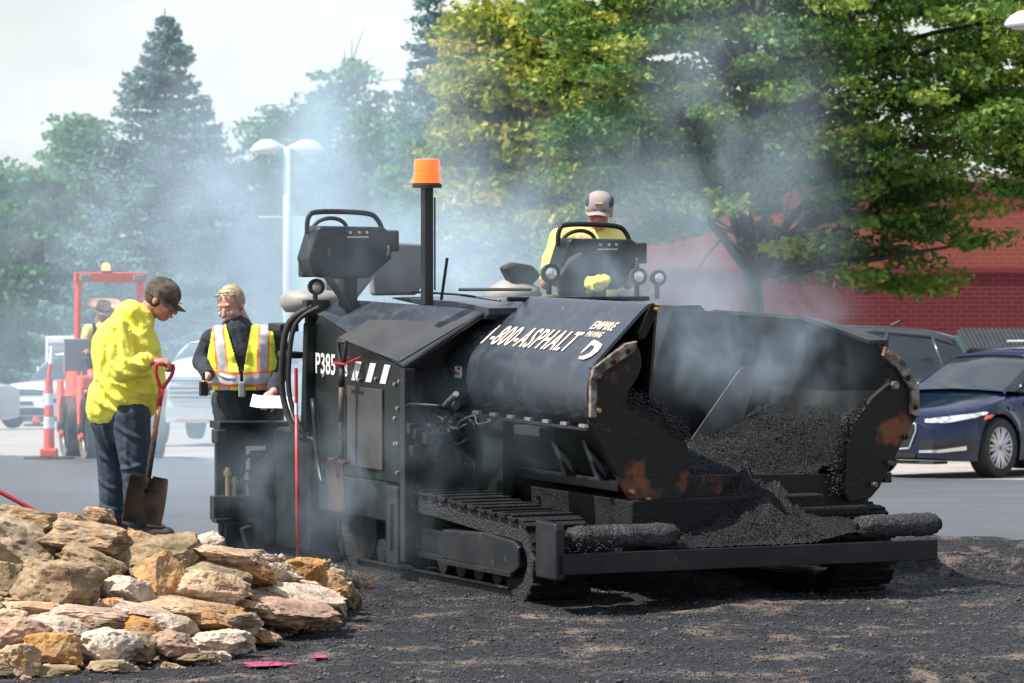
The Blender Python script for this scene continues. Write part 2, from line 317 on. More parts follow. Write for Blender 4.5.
for _m in M_rk.values():
    _n=_m.node_tree.nodes; _l=_m.node_tree.links; _p=_n['Principled BSDF']; _src=_p.inputs['Base Color'].links[0].from_socket
    _oi=_n.new('ShaderNodeObjectInfo'); _r=_n.new('ShaderNodeMapRange'); _r.inputs[3].default_value=.80; _r.inputs[4].default_value=1.15; _l.new(_oi.outputs['Random'],_r.inputs[0])
    _r2=_n.new('ShaderNodeMapRange'); _r2.inputs[3].default_value=1.25; _r2.inputs[4].default_value=.95; _l.new(_oi.outputs['Random'],_r2.inputs[0])
    _h=_n.new('ShaderNodeHueSaturation'); _l.new(_r.outputs[0],_h.inputs['Value']); _l.new(_r2.outputs[0],_h.inputs['Saturation']); _l.new(_src,_h.inputs['Color'])
    _z=_n.new('ShaderNodeTexNoise'); _z.inputs['Scale'].default_value=26; _z.inputs['Detail'].default_value=6; _tc=_n.new('ShaderNodeTexCoord'); _l.new(_tc.outputs['Object'],_z.inputs['Vector'])
    _q=_n.new('ShaderNodeMapRange'); _q.inputs[1].default_value=.35; _q.inputs[2].default_value=.6; _q.inputs[3].default_value=.68; _q.inputs[4].default_value=1.08; _l.new(_z.outputs[0],_q.inputs[0])
    _h2=_n.new('ShaderNodeHueSaturation'); _l.new(_q.outputs[0],_h2.inputs['Value']); _l.new(_h.outputs[0],_h2.inputs['Color']); _l.new(_h2.outputs[0],_p.inputs['Base Color'])
def rock(cx,cy,wp,hp,Y,kind,label,seed,flat=1,depth=1.0,rot=0):
    """stone centred at pixel, wp x hp pixels"""
    s=FPX/Y; bm=bmesh.new(); bmesh.ops.create_icosphere(bm,subdivisions=5,radius=1)
    rs=random.Random(seed); cuts=[]
    for k in range(13):
        d=Vector((rs.gauss(0,1),rs.gauss(0,1),rs.gauss(0,.8))).normalized(); cuts.append((d,rs.uniform(.56,.84)))
    cuts.append((Vector((rs.uniform(-.15,.15),rs.uniform(-.2,.1),1)).normalized(),.72)); cuts.append((Vector((0,0,-1)),.7))
    for v in bm.verts:
        p=v.co.copy()
        for d,h in cuts:
            q=p.dot(d)
            if q>h: p-=d*(q-h)*.985
        nn=noise.fractal(p*1.7+Vector((seed*3.1,0,0)),.7,2.2,6); n2=abs(noise.noise(p*4+Vector((seed,5,0))))+.5*abs(noise.noise(p*11+Vector((seed,9,0))))
        v.co=p*(1+.13*nn-.09*n2)
    xs=[v.co.x for v in bm.verts]; zs=[v.co.z for v in bm.verts]
    hx=(max(xs)-min(xs))/2; hz=(max(zs)-min(zs))/2
    sx=wp/2/s/hx; szz=hp/2/s/hz; sy=max(sx*.8,szz)*depth
    for v in bm.verts: v.co=Vector((v.co.x*sx,v.co.y*sy,v.co.z*szz))
    me=bpy.data.meshes.new('rock'); bm.to_mesh(me); bm.free()
    p=at(cx,cy,Y); o=obj('rock',me,M_rk[kind],smooth=True,sm_angle=28); o.location=p; o.rotation_euler=(rs.uniform(-.12,.12),R(rot),rs.uniform(-.25,.25))
    return tag(o,label,'rock','stones of the rock garden')
def yr(px,py):
    """depth on the mound for a pixel"""
    foot=footpy(px); top=512+px*.115 if px<330 else 550+(px-330)*.9
    t=(foot-py)/max(foot-top,1); return ybase(px)+min(max(t,0),1.05)*(3.0*(1-px/420)+.25)
RK=[ # cx,cy,w,h,kind,rot,label
(22,527,78,36,'brown',8,'dark layered boulder at the left end of the crest, in front of the red hose'),
(16,547,86,48,'grey',22,'large smooth grey slab sloping down at the left edge of the photo'),
(88,543,100,38,'brown',5,'rust brown split boulder below the standing man\'s boots'),
(70,524,46,20,'tan',8,'small tan slab just left of the man\'s boots'),
(102,520,34,22,'brown',12,'brown knob of stone right against the boot of the man with the shovel'),
(60,586,86,48,'grey',4,'big rounded grey boulder with a dark hollow in its front'),
(90,564,62,28,'grey',20,'grey ledge stone leaning behind the hollow boulder'),
(10,580,38,34,'grey',0,'dark grey stone at the left edge beside the hollow boulder'),
(8,620,40,20,'tan',0,'flat tan stone at the left edge, below the dark grey stone'),
(130,590,54,28,'pale',0,'pale faceted block perched right of the hollow boulder'),
(80,604,17,13,'grey',0,'fist sized grey pebble lying between the hollow boulder and the lower course'),
(120,569,16,11,'pale',0,'small pale cobble wedged above the pale perched block'),
(113,604,22,12,'orange',0,'small flat stone tucked under the pale perched block'),
(160,578,40,44,'orange',-38,'orange stone standing on edge right of the pale perched block'),
(150,572,36,22,'brown',0,'brown stone with an orange edge, behind the pale perched block'),
(138,545,48,30,'tan',0,'tan stone under the tip of the shovel blade'),
(165,556,80,40,'grey',-6,'long grey crest boulder right of the shovel blade'),
(208,543,32,18,'pale',-8,'pale boulder standing up on the crest beside the screed'),
(207,588,76,32,'tan',6,'long tan block with a dark crack beneath it in the middle of the mound'),
(210,573,72,22,'grey',8,'grey slab lying behind the long tan block'),
(228,567,90,24,'orange',17,'orange slab slanting down behind the grey slab'),
(222,556,88,18,'tan',8,'thin tan slab along the crest below the screed'),
(262,560,44,12,'pink',6,'thin pinkish slab near the crest left of the white stone'),
(267,572,34,17,'pale',0,'rounded almost white stone near the red tipped wand'),
(283,579,34,14,'pale',0,'speckled white stone right below the rounded white one'),
(306,569,36,22,'orange',-6,'orange stone at the foot of the red tipped wand'),
(254,555,26,10,'grey',0,'dark grey pebble on the crest near the black bracket'),
(325,584,52,27,'orange',5,'squared orange block at the right end of the upper course'),
(300,588,50,16,'tan',10,'flat tan stone left of the squared orange block'),
(292,597,90,26,'pale',8,'long pale slab under the squared orange block'),
(275,612,104,30,'pink',9,'wide pinkish slab with a sharp lower edge, right of the middle'),
(331,608,24,24,'grey',0,'grey cube-like stone at the right end of the wall'),
(331,624,20,14,'grey',0,'small grey stone under the cube-like one at the right end'),
(288,622,28,18,'grey',10,'grey stone tucked under the lip of the wide pinkish slab'),
(310,619,40,20,'tan',20,'tan stone beneath the right end of the wide pinkish slab'),
(205,620,52,20,'orange',8,'orange brick-shaped stone in the middle of the lower course'),
(186,608,96,16,'tan',7,'flat tan slab above the orange brick-shaped stone'),
(240,624,50,22,'grey',-4,'grey lumpy stone right of the orange brick-shaped stone'),
(258,636,40,14,'tan',5,'low tan stone near the foot of the wall at the right'),
(222,642,56,22,'pale',4,'speckled pale stone at the foot of the wall below the orange brick-shaped one'),
(176,625,50,20,'pale',10,'pale stone left below the flat tan slab'),
(138,628,46,18,'orange',10,'flat orange-yellow stone in the lower course, below the pale perched block'),
(148,612,70,14,'pink',8,'flat pinkish slab under the pale perched block'),
(84,614,90,16,'pink',4,'long flat pinkish slab under the hollow boulder'),
(30,609,60,14,'tan',2,'flat tan slab at the upper left of the lower course'),
(16,635,64,34,'pink',0,'broad pink speckled stone at the left edge of the lower course'),
(60,630,62,22,'pale',8,'pale sloping slab in the lower left course'),
(98,626,44,16,'grey',6,'low grey slab between two pale ones in the lower left course'),
(54,652,54,34,'orange',0,'bright orange-tan block second from the left in the bottom course'),
(22,660,42,32,'tan',-4,'squarish tan block at the left end of the bottom course'),
(104,648,60,38,'pale',8,'large pale angular block third from the left in the bottom course'),
(136,646,44,26,'grey',8,'grey stone right of the large pale angular block'),
(172,646,48,26,'pink',8,'pinkish stone in the bottom course left of the speckled pale one'),
(10,668,40,14,'grey',0,'grey foot stone at the lower left corner of the photo'),
(108,668,50,14,'grey',-4,'grey foot stone under the large pale angular block'),
(58,672,44,12,'grey',-2,'flat grey foot stone under the bright orange-tan block'),
(194,658,44,12,'grey',-6,'thin grey foot stone under the speckled pale one'),
(262,596,40,12,'pale',6,'narrow pale slab left of the long pale slab'),
(246,606,40,12,'tan',8,'small tan wedge above the wide pinkish slab'),
(346,596,24,26,'grey',0,'dull grey stone at the extreme right end of the wall beside the track'),
(187,567,34,18,'brown',0,'brown stone between the long grey crest boulder and the orange slab'),
(40,560,36,22,'brown',10,'brown stone wedged behind the hollow boulder at the left'),
]
for i,(cx,cy,wq,hq,kd,ro,lb) in enumerate(RK):
    rock(cx,cy,wq*1.14,hq*1.12,yr(cx,cy+hq*.3),kd,lb,i+11,rot=ro)
for k in range(60):
    px=random.uniform(4,342); t=random.uniform(.04,.92); p=rocky(px,t); q=p; py=300-(q.z-HC)/q.y*FPX; wq=random.uniform(10,24)
    o=rock(px,py+2,wq,wq*random.uniform(.45,.7),q.y-.03,random.choice(['tan','pale','orange','pink','brown','grey']),'small fist sized chinking stone filling a gap between the larger stones',300+k,rot=random.uniform(-10,20))
    o['group']='small chinking stones'; o['category']='stone'
for q_ in M_near.node_tree.nodes:
    if q_.type=='TEX_NOISE' and abs(q_.inputs['Scale'].default_value-1.7)<.01: q_.inputs['Roughness'].default_value=.82; q_.inputs['Detail'].default_value=14
# small infill stones between the big ones
pp=[]; ss=[]
for k in range(2600):
    px=random.uniform(-10,345); t=random.uniform(0,.97); p=rocky(px,t); pp.append((p.x,p.y,p.z-.05)); ss.append(random.uniform(.010,.036))
M_inf=mat('infill_stone',(.30,.23,.16),(.13,.10,.075),8,.4,.6,rough=.9,c3=(.35,.28,.2),s3=4,lo3=.55,hi3=.62)
crumbs('stone_chips',pp,ss,M_inf,label='small stone chips and grit filling the gaps of the rock garden',cat='gravel')
# dry weed tuft at the right foot of the wall
M_weed=mat('dry_weed',(.16,.09,.045),(.10,.07,.04),20,.4,.6,rough=.9)
b=B(); p0=at(350,606,29.0)
for k in range(230):
    a=random.uniform(0,6.28); l=random.uniform(.05,.15); q=Vector((p0.x+random.uniform(-.1,.1),p0.y+random.uniform(-.08,.08),gz(29)+.04)); d=Vector((math.cos(a)*.6,math.sin(a)*.6,1)).normalized()
    b.tube([q,q+d*l*.6,q+d*l+Vector((math.cos(a),math.sin(a),-.2))*l*.3],[.004,.003,.0015],4)
tag(b.done('dry_weed',M_weed),'small tuft of dry brown weeds at the right foot of the rock garden','weed')
# ---------------- the paver ----------------
_t=R(25); _g=.0345
Fv=Vector((math.sin(_t),-math.cos(_t),-math.cos(_t)*_g)).normalized(); Vv=Vector((math.cos(_t),math.sin(_t),math.sin(_t)*_g)); Vv=(Vv-Fv*Vv.dot(Fv)).normalized(); Nv=Fv.cross(Vv)
PM=Matrix(((Fv.x,Vv.x,Nv.x,.253),(Fv.y,Vv.y,Nv.y,27.5),(Fv.z,Vv.z,Nv.z,gz(27.5)+.02),(0,0,0,1)))
pav=empty('asphalt_paver',PM,'black tracked asphalt paver with a steaming hopper, the biggest machine, in the centre','paver')
def P(b,name,m,bevel=.006,parent=pav,**k): return b.done(name,m,parent,bevel=bevel,**k)
M_rollc=mat('caked_roller',(.012,.012,.013),(.065,.067,.072),38,.42,.62,rough=.7,bump=1,bscale=70,bdist=.03,c3=(.02,.02,.022),s3=6,lo3=.5,hi3=.6)
# push beam with the end block and the truck rollers
b=B().box(-.04,0,0,2.40,.25,.365).box(-.34,-.042,.02,2.37,.27,.33); P(b,'push_beam',M_steel,.004)
P(B().prism([(-.27,.22),(0,.22),(0,.50),(-.02,.535),(-.27,.54)],1,-.012,.045),'beam_end_plate',M_steel,.012,seg=3)
P(B().box(-.36,-.30,1.5,2.12,.49,.55),'cross_bar',M_grime,.015)
for y0,y1 in ((.12,.76),(1.93,2.44)):
    rr=B(); n=22; pts=[(-.10,y0+(y1-y0)*i/30,.445) for i in range(31)]
    rr.tube(pts,[ .066 if 1<i<29 else .056 for i in range(31)],20)
    for v in rr.bm.verts: v.co+=Vector((1,0,1))*0+ (v.co-Vector((-.10,v.co.y,.445)))*(.10*noise.noise(v.co*14)+.05*noise.noise(v.co*40))
    r_=P(rr,'push_roller',M_rollc,0,smooth=True)
    for yy in (y0-.03,y1+.005): 
        P(B().cyl((-.10,yy,.445),(-.10,yy+.025,.445),.034,16),'roller_pin',M_grime,.004,parent=r_)
# gates (front plates of the two hopper wings)
NG=[(.676,1.515),(.60,1.50),(.405,1.37),(.382,1.30),(.382,1.09),(.43,.98),(.66,.60),(.70,.565),(.76,.555),(.93,.575),(.99,.63),(1.02,.74),(1.015,.90),(.97,1.00),(.88,1.09),(.78,1.15),(.66,1.155),(.63,1.22),(.70,1.32),(.72,1.38),(.71,1.45)]
ng=P(B().prism(NG,0,-.455,-.41),'wing_front_plate',M_gate,.006)
fl=[(.676,1.515),(.60,1.50),(.405,1.37),(.382,1.30),(.382,1.09),(.42,1.09),(.425,1.28),(.47,1.35),(.66,1.455)]
P(B().prism(fl,0,-.408,-.375),'flange',M_worn,.005,parent=ng)
P(B().prism([(.70,1.52),(.74,1.53),(.83,1.71),(.77,1.72),(.69,1.56)],0,-.46,-.40),'corner_strap',M_grime,.004,parent=ng)
for y,z in ((.425,1.30),(.43,1.13),(.52,1.40),(.61,1.46),(.64,.67),(.74,.62),(.80,1.69)):
    P(B().cyl((-.40,y,z),(-.362,y,z),.016,6),'bolt',M_brass if z<1.2 or z>1.6 else M_grime,.002,parent=ng)
FG=[(2.225,1.475),(2.27,1.45),(2.385,1.37),(2.49,1.22),(2.495,1.04),(2.42,.93),(2.25,.64),(2.19,.58),(2.05,.56),(2.02,.62),(2.035,.90),(2.08,1.02),(2.2,1.16),(2.31,1.24),(2.32,1.33),(2.25,1.43)]
fg=P(B().prism(FG,0,-.455,-.41),'wing_front_plate',M_gate,.006)
fl=[(2.27,1.455),(2.385,1.375),(2.49,1.225),(2.495,1.04),(2.44,1.06),(2.44,1.20),(2.35,1.325),(2.25,1.40)]
P(B().prism(fl,0,-.408,-.375),'flange',M_worn,.005,parent=fg)
for y,z in ((2.29,1.42),(2.41,1.27),(2.46,1.10),(2.33,1.23),(2.31,.78),(2.20,.66),(2.40,.93)):
    P(B().cyl((-.40,y,z),(-.365,y,z),.017 if y!=2.33 else .026,6),'bolt',M_grime if y>2.38 else M_worn,.002,parent=fg)
# wings
def spl(pts,n=6):
    out=[]
    for i in range(len(pts)-1):
        p0=Vector(pts[max(i-1,0)]);p1=Vector(pts[i]);p2=Vector(pts[i+1]);p3=Vector(pts[min(i+2,len(pts)-1)])
        for k in range(n):
            t=k/n; out.append(.5*((2*p1)+(-p0+p2)*t+(2*p0-5*p1+4*p2-p3)*t*t+(-p0+3*p1-3*p2+p3)*t**3))
    out.append(Vector(pts[-1])); return out
NW=[(.80,1.715),(.745,1.70),(.60,1.56),(.455,1.415),(.405,1.345),(.385,1.26),(.385,1.18),(.405,1.11),(.45,1.05),(.52,1.01)]
sec=spl(NW,5)
def xr(z): # slanted rear edge
    return -2.16-.17*max(0,min(1,(1.70-z)/.35))+.14*max(0,(1.22-z)/.2)
rows=[]
for i in range(13):
    rows.append([(-.41+(xr(z)+.41)*i/12,y,z-(.0 if z<1.6 else .012*i/12)) for y,z in sec])
nw=P(B().sheet(rows),'hopper_wing',M_gloss,0,smooth=True,solid=.018)
P(B().box(-2.2,-.42,.375,.40,1.012,1.03),'lip',M_steel,.003,parent=nw)
for k in range(7): P(B().box(-1.95+.24*k,-1.87+.24*k,.37,.395,1.03,1.05),'lip_tab',M_chrome,.002,parent=nw)
P(B().box(-1.22,-.88,.30,.40,.955,1.008),'step_plate',M_steel,.004,parent=nw)
P(B().cyl((-2.33,.39,1.075),(-2.22,.39,1.065),.030,14),'hinge_pin',M_chrome,.006,parent=nw)
# inner face of near wing (asphalt side)
P(B().sheet([[(-.43-1.7*i/8,y,z) for y,z in ((.82,1.70),(.80,1.45),(.78,1.2),(.85,.95),(.95,.75))] for i in range(9)]),'wing_liner',M_wingin,0,smooth=True,solid=.015)
# far wing, inside seen
FW=[(2.08,1.60),(2.16,1.575),(2.27,1.50),(2.345,1.35),(2.36,1.20),(2.33,1.05),(2.24,.90),(2.10,.78)]
sec=spl(FW,5); rows=[]
for i in range(15):
    x=-.43-1.75*i/14; q=max(0,(x+1.1)/.67)
    rows.append([(x,y+.14*q*max(0,(z-1.45)/.2),min(z,1.61-.13*q)) for y,z in sec])
fw=P(B().sheet(rows),'hopper_wing',M_wingin,0,smooth=True,solid=.02)
# bulkhead, strip, deflector, floor, apron
P(B().prism([(.45,.45),(2.38,.45),(2.38,1.2),(2.30,1.5),(2.1,1.605),(1.2,1.64),(.7,1.66),(.45,1.4)],0,-2.03,-1.98),'bulkhead',M_wingin,.004)
P(B().prism([(1.46,1.66),(1.70,1.65),(1.53,1.15),(1.30,1.15)],0,-1.975,-1.95),'wear_strip',mat('scoured_strip',(.10,.105,.11),(.05,.05,.055),9,.4,.7,rough=.5),.004)
rows=[]
for i in range(9):
    a=i/8; y=1.60+.52*math.sin(a*1.45); z0=.82; z1=.86+.42*a**1.3
    rows.append([(-1.90+.35*(1-a),y,z0),(-1.88+.32*(1-a),y+.02,(z0+z1)/2),(-1.85+.27*(1-a),y+.03,z1)])
P(B().prism([(2.09,1.27),(2.135,1.275),(2.165,1.22),(2.17,1.12),(2.12,.98),(2.02,.84),(1.72,.80)],0,-1.846,-1.84),'flow_gate',mat('scoured_steel',(.15,.155,.165),(.07,.07,.075),6,.4,.7,rough=.55),.002)
P(B().box(-1.98,-.50,.75,2.12,.50,.55),'hopper_floor',M_grime,.004)
P(B().prism([(.78,.42),(2.22,.42),(2.22,.72),(1.5,.735),(.78,.74)],0,-.52,-.485),'apron_plate',M_gate,.006)
# lower hopper sides + chassis rails
for ys in (0,1):
    m=(lambda y: y) if ys==0 else (lambda y: 2.92-y)
    rows=[[(-.42,m(.50),1.015),(-.44,m(.64),.80),(-.46,m(.70),.72)],[(-2.1,m(.50),1.015),(-2.1,m(.58),.80),(-2.1,m(.62),.70)]]
    P(B().sheet(rows),'hopper_side',M_panel,0,solid=.015)
    y=m(.60); P(B().box(-2.2,-.48,min(y,y+.05),max(y,y+.05),.66,.72),'chassis_rail',M_steel,.006)
    for xx in (-.62,-1.05):
        P(B().prism([(xx,.72),(xx+.05,.72),(xx-.20,1.01),(xx-.25,1.01)],1,min(m(.53),m(.585)),max(m(.53),m(.585))),'side_rib',M_steel,.003)
P(B().box(-3.3,-.34,.62,1.85,.34,.62),'chassis',M_grime,.01)
P(B().box(-.42,-.33,.55,1.95,.28,.42),'beam_mount',M_grime,.01)
# asphalt heap in hopper
hp=lambda x,y: .71+ .13*min(1,max(0,-(x+.5)/.6)) + .20*max(0,(y-1.75)/.55)**1.5 +.10*max(0,(1.0-y)/.3)
rows=[]
for i in range(90):
    x=-.49-1.5*i/89; r=[]
    for j in range(100):
        y=.80+1.52*j/99; z=hp(x,y)+.05*noise.fractal(Vector((x*6,y*6,1)),.7,2.2,5)+.012*noise.noise(Vector((x*30,y*30,3)))
        r.append((x,y,z))
    rows.append(r)
heap=B().sheet(rows).done('asphalt_heap',M_aggr,None,smooth=True,world=PM); tag(heap,'steaming black asphalt mix heaped inside the open hopper','asphalt',kind='stuff')
# spill between the rollers
rows=[]
for i in range(50):
    x=-.50+.47*i/49; r=[]
    for j in range(130):
        y=.62+1.5*j/129; q=math.exp(-((y-1.45)/.27)**2); z=.372+.10*(1-i/49)+.27*q*(1-(i/49))**.7+.11*(1-i/49)*(.2+q)*max(-.2,noise.fractal(Vector((x*9,y*9,5)),.7,2.2,5))+.05*math.exp(-((y-1.9)/.2)**2)+.012*noise.noise(Vector((x*40,y*40,3)))
        r.append((x,y,z))
    rows.append(r)
sp=B().sheet(rows).done('asphalt_spill',M_aggr,None,smooth=True,world=PM); tag(sp,'asphalt mix spilled onto the push beam between the two rollers','asphalt',kind='stuff')
pts=[];ss=[]
def addc(x,y,z,s):
    pts.append(tuple(PM@Vector((x,y,z)))); ss.append(s)
for k in range(9000):
    x=random.uniform(-1.9,-.49);y=random.uniform(.85,2.25); addc(x,y,hp(x,y)+.012,random.uniform(.003,.009))
for k in range(1600):
    x=random.uniform(-.5,-.05);y=random.gauss(1.42,.4); 
    if .2<y<2.3: addc(x,y,.36+.10*(-x/.5)+.25*math.exp(-((y-1.45)/.27)**2)*(-x/.5)**.7+.02,random.uniform(.003,.009))
for k in range(2200): # crust on the near plate top and roller ends
    a=random.random(); y=.64+.36*a+random.gauss(0,.02); z=1.165-.20*a**1.8+random.gauss(0,.022)+.02*math.sin(a*16); addc(-.43+random.uniform(-.03,.03),y,z,random.uniform(.004,.013))
for k in range(1500):
    z=random.uniform(.60,1.15); y=2.05+.18*max(0,(z-.9)/.25)**1.2+random.gauss(0,.03)-.035; addc(-.44+random.uniform(-.05,.03),y,z,random.uniform(.003,.011))
for k in range(500):
    y=random.uniform(.0,.3); z=.42+random.gauss(0,.035)-.3*max(0,.13-y); addc(-.08+random.gauss(0,.05),y+.05,z,random.uniform(.004,.012))
crumbs('asphalt_lumps',pts,ss,M_peb,label='sticky asphalt lumps clinging to the hopper plates and the heap',cat='asphalt')
# tracks
def track(y0,y1):
    prof=spl([(-.72,.005),(-.52,.09),(-.42,.27),(-.50,.43),(-.64,.49),(-1.2,.515),(-1.9,.55),(-2.7,.56),(-3.05,.50),(-3.18,.32),(-3.10,.12),(-2.95,.005)],6)
    prof+= [Vector((-2.95+(2.23)*i/14,.003)) for i in range(1,14)]
    tr=B().sheet([[ (p.x,y,p.y) for y in (y0+.02,y1-.02)] for p in prof+[prof[0]]])
    t=P(tr,'track',M_crust,0,smooth=True,solid=.10); t.modifiers['solid'].offset=-1 if True else 0
    # pads
    n=44; cum=[0]
    pp=prof+[prof[0]]
    for i in range(1,len(pp)): cum.append(cum[-1]+(pp[i]-pp[i-1]).length)
    b=B(); c=sum((p for p in prof),Vector((0,0)))/len(prof)
    for k in range(n):
        s=cum[-1]*k/n; i=max(j for j in range(len(pp)) if cum[j]<=s+1e-9); i=min(i,len(pp)-2); f=(s-cum[i])/max(cum[i+1]-cum[i],1e-6); p=pp[i]+(pp[i+1]-pp[i])*f; d=(pp[i+1]-pp[i]).normalized(); nn=Vector((-d.y,d.x))
        if nn.dot(p-c)<0: nn=-nn
        M=Matrix(((d.x,0,nn.x,p.x),(0,1,0,0),(d.y,0,nn.y,p.y),(0,0,0,1)))
        b.box(-.055,.055,y0-random.uniform(0,.006),y1,.008,.026+random.uniform(0,.008),M); b.box(-.012,.012,y0,y1,.026,.042,M)
    P(b,'track_pads',M_crust if False else M_grime,.004,parent=t)
    return t
for (ya,yb) in ((.04,.42),(1.98,2.36)):
    t=track(ya,yb); near_=ya<1; yo=ya-.01 if near_ else yb-.10
    P(B().prism([(-1.64,.21),(-.68,.20),(-.60,.24),(-.60,.36),(-.68,.39),(-1.05,.41),(-1.64,.385)],1,yo+.01,yo+.16),'track_frame',M_steel,.012,seg=3)
    P(B().box(-1.66,-.66,yo-.012,yo+.01,.185,.215),'frame_flange',M_steel,.003)
    P(B().box(-2.06,-1.64,yo+.06,yo+.16,.20,.36).box(-2.06,-1.64,yo+.03,yo+.06,.19,.225),'track_frame_rear',M_steel,.006)
    for xx in (-2.6,-2.1,-1.7,-1.45,-1.2,-.95):
        P(B().lathe([(.03,-.015),(.07,-.01),(.07,.05),(.03,.06)],(xx,yo+.05,.185),(0,1,0),20),'road_wheel',M_grime,.004,parent=t,sm_angle=40)
    P(B().lathe([(.04,0),(.19,.0),(.19,.08),(.04,.09)],(-.73,yo+.06,.26),(0,1,0),26),'idler',M_grime,.006,parent=t,sm_angle=40)
    P(B().lathe([(.04,0),(.21,.0),(.21,.08),(.04,.09)],(-2.93,yo+.06,.30),(0,1,0),26),'sprocket',M_grime,.006,parent=t,sm_angle=40)
    # bright guide edge on the belt
    P(B().box(-2.95,-.74,ya-.004,ya+.02,.112,.122),'guide_edge',M_chrome if False else M_steel,0,parent=t)
# tractor body
P(B().prism([(-3.46,.62),(-2.12,.62),(-2.12,1.292),(-3.40,1.563),(-3.46,1.50)],1,0,.03),'side_panel',M_panel,.004)
P(B().box(-3.40,-2.95,-.012,-.002,.70,1.10),'access_door',M_panel,.004)
P(B().box(-2.93,-2.40,-.012,-.002,.68,1.16),'access_door',mat('dusty_door',(.05,.045,.04),(.025,.025,.026),4,.4,.7,rough=.7),.004)
for x,z in ((-3.3,1.2),(-2.15,1.22),(-2.22,1.0),(-2.18,.85),(-2.22,.85),(-2.18,1.06),(-2.22,1.2),(-2.75,1.20),(-2.5,1.22),(-2.18,.68)):
    P(B().cyl((x,-.016,z),(x,0,z),.012,8),'panel_bolt',M_chrome,.002)
P(B().box(-2.12,-2.045,-.02,.05,.16,1.30),'corner_post',M_steel,.008)
P(B().box(-2.30,-2.13,-.03,0.01,.14,.60).box(-2.24,-2.20,-.045,-.03,.22,.5),'slotted_bracket',M_steel,.006)
P(B().box(-3.4,-2.35,.0,.10,.38,.61),'lower_panel',M_panel,.01)
# front face of tractor + body
P(B().prism([(.03,.62),(2.40,.62),(2.40,1.3),(2.1,1.63),(.56,1.63),(.03,1.29)],0,-2.42,-2.38),'firewall',M_panel,.004)
A0=(-3.42,.0,1.572);B0=(-2.09,.0,1.302);C0=(-2.09,.55,1.625);D0=(-3.42,.16,1.655)
b=B(); top=[A0,B0,C0,D0]; 
b.face(top); hoodm=P(b,'sloped_hood',M_gloss,0,solid=.02)
# perforated inset
def lerp4(u,v): 
    p=[Vector(q) for q in top]; a=p[0].lerp(p[1],u); c=p[3].lerp(p[2],u); return a.lerp(c,v)
M_mesh=mat('hood_grille',(.035,.038,.042),(.022,.024,.028),3,.4,.6,rough=.5)
ins=0; nrm=(Vector(B0)-Vector(A0)).cross(Vector(C0)-Vector(A0)).normalized()
PMi=PM.inverted(); co_=PMi@Vector((0,0,HC)); ip=[]
for px_,py_ in ((338,338),(369,320),(466,322),(399,362)):
    d_=PMi.to_3x3()@(at(px_,py_,30)-Vector((0,0,HC))); k_=(Vector(A0)+nrm*.014-co_).dot(nrm)/d_.dot(nrm); ip.append(co_+d_*k_)
b=B().face(ip); P(b,'hood_grille',M_mesh,0,solid=.006,parent=hoodm)
P(B().tube([Vector(B0)+Vector((.01,-.005,.012)),Vector(C0)+Vector((.01,0,.02))],.013,6),'hood_seal',M_rubber,0)
P(B().prism([(-3.42,1.66),(-2.06,1.58),(-2.0,1.61),(-2.0,1.65),(-2.5,1.675),(-3.42,1.67)],1,.50,1.70),'engine_deck',M_gloss,.01)
P(B().tube([(-2.05,.6,1.69),(-2.3,.45,1.72),(-2.9,.40,1.72)],.008,6),'deck_rod',M_steel,0)
P(B().tube([(-1.99,.62,1.70),(-1.99,1.55,1.69)],.014,8),'bulkhead_trim',M_grime,0)
P(B().tube([(-2.6,.58,1.74),(-2.3,.92,1.745)],.011,6),'grab_rod',M_rubber,0)
P(B().box(-3.44,-2.4,.05,2.38,.6,1.28),'engine_housing',M_panel,.01)
P(B().box(-3.46,-2.4,2.38,2.41,.5,1.55),'side_panel',M_panel,.004)
P(B().box(-3.42,-2.1,1.70,2.38,1.50,1.56),'far_deck',M_gloss,.01)
# engine bay: hoses, valves, fittings
bay=P(B().box(-2.38,-2.33,.03,.75,.60,1.28),'valve_block_plate',M_grime,.004)
for k in range(16):
    x=-2.30+random.uniform(0,.35); y=.06+random.uniform(0,.3); z=random.uniform(.72,1.02)
    d=Vector((random.uniform(-1,1),random.uniform(-.4,.2),random.uniform(-1,1))).normalized()*random.uniform(.04,.08)
    P(B().cyl((x,y,z),Vector((x,y,z))+d,random.uniform(.009,.016),8),'hose_fitting',random.choice([M_chrome,M_grime,M_brass,M_grime]),.002,parent=bay)
for k in range(14):
    x=-2.25+random.uniform(-.05,.2); y=.05+random.uniform(0,.3); z0=random.uniform(.7,1.1)
    p=[Vector((x,y,z0))]
    for i in range(6): p.append(p[-1]+Vector((random.uniform(-.08,.12),random.uniform(-.03,.06),random.uniform(-.09,.07))))
    q=spl([tuple(v) for v in p],4); P(B().tube(q,.008,7),'hydraulic_hose',M_rubber,0,parent=bay,smooth=True)
P(B().tube(spl([(-2.06,.0,.74),(-2.06,.0,1.04),(-2.02,-.0,1.09),(-1.9,.02,1.095),(-1.8,.1,1.09)],5),.010,7),'hydraulic_line',M_steel,0,smooth=True)
for (x,y,z) in ((-2.0,.0,.95),(-1.96,.02,.92),(-2.0,.02,.82),(-1.88,.05,.90)):
    P(B().box(x-.03,x+.03,y-.02,y+.04,z-.03,z+.03),'valve',M_grime,.006,parent=bay)
P(B().cyl((-1.85,.15,1.09),(-1.62,.12,1.17),.018,10),'wing_cylinder',M_chrome,.003)
P(B().box(-2.3,-1.7,.45,.52,.56,1.28),'inner_bulkhead',M_panel,.004)
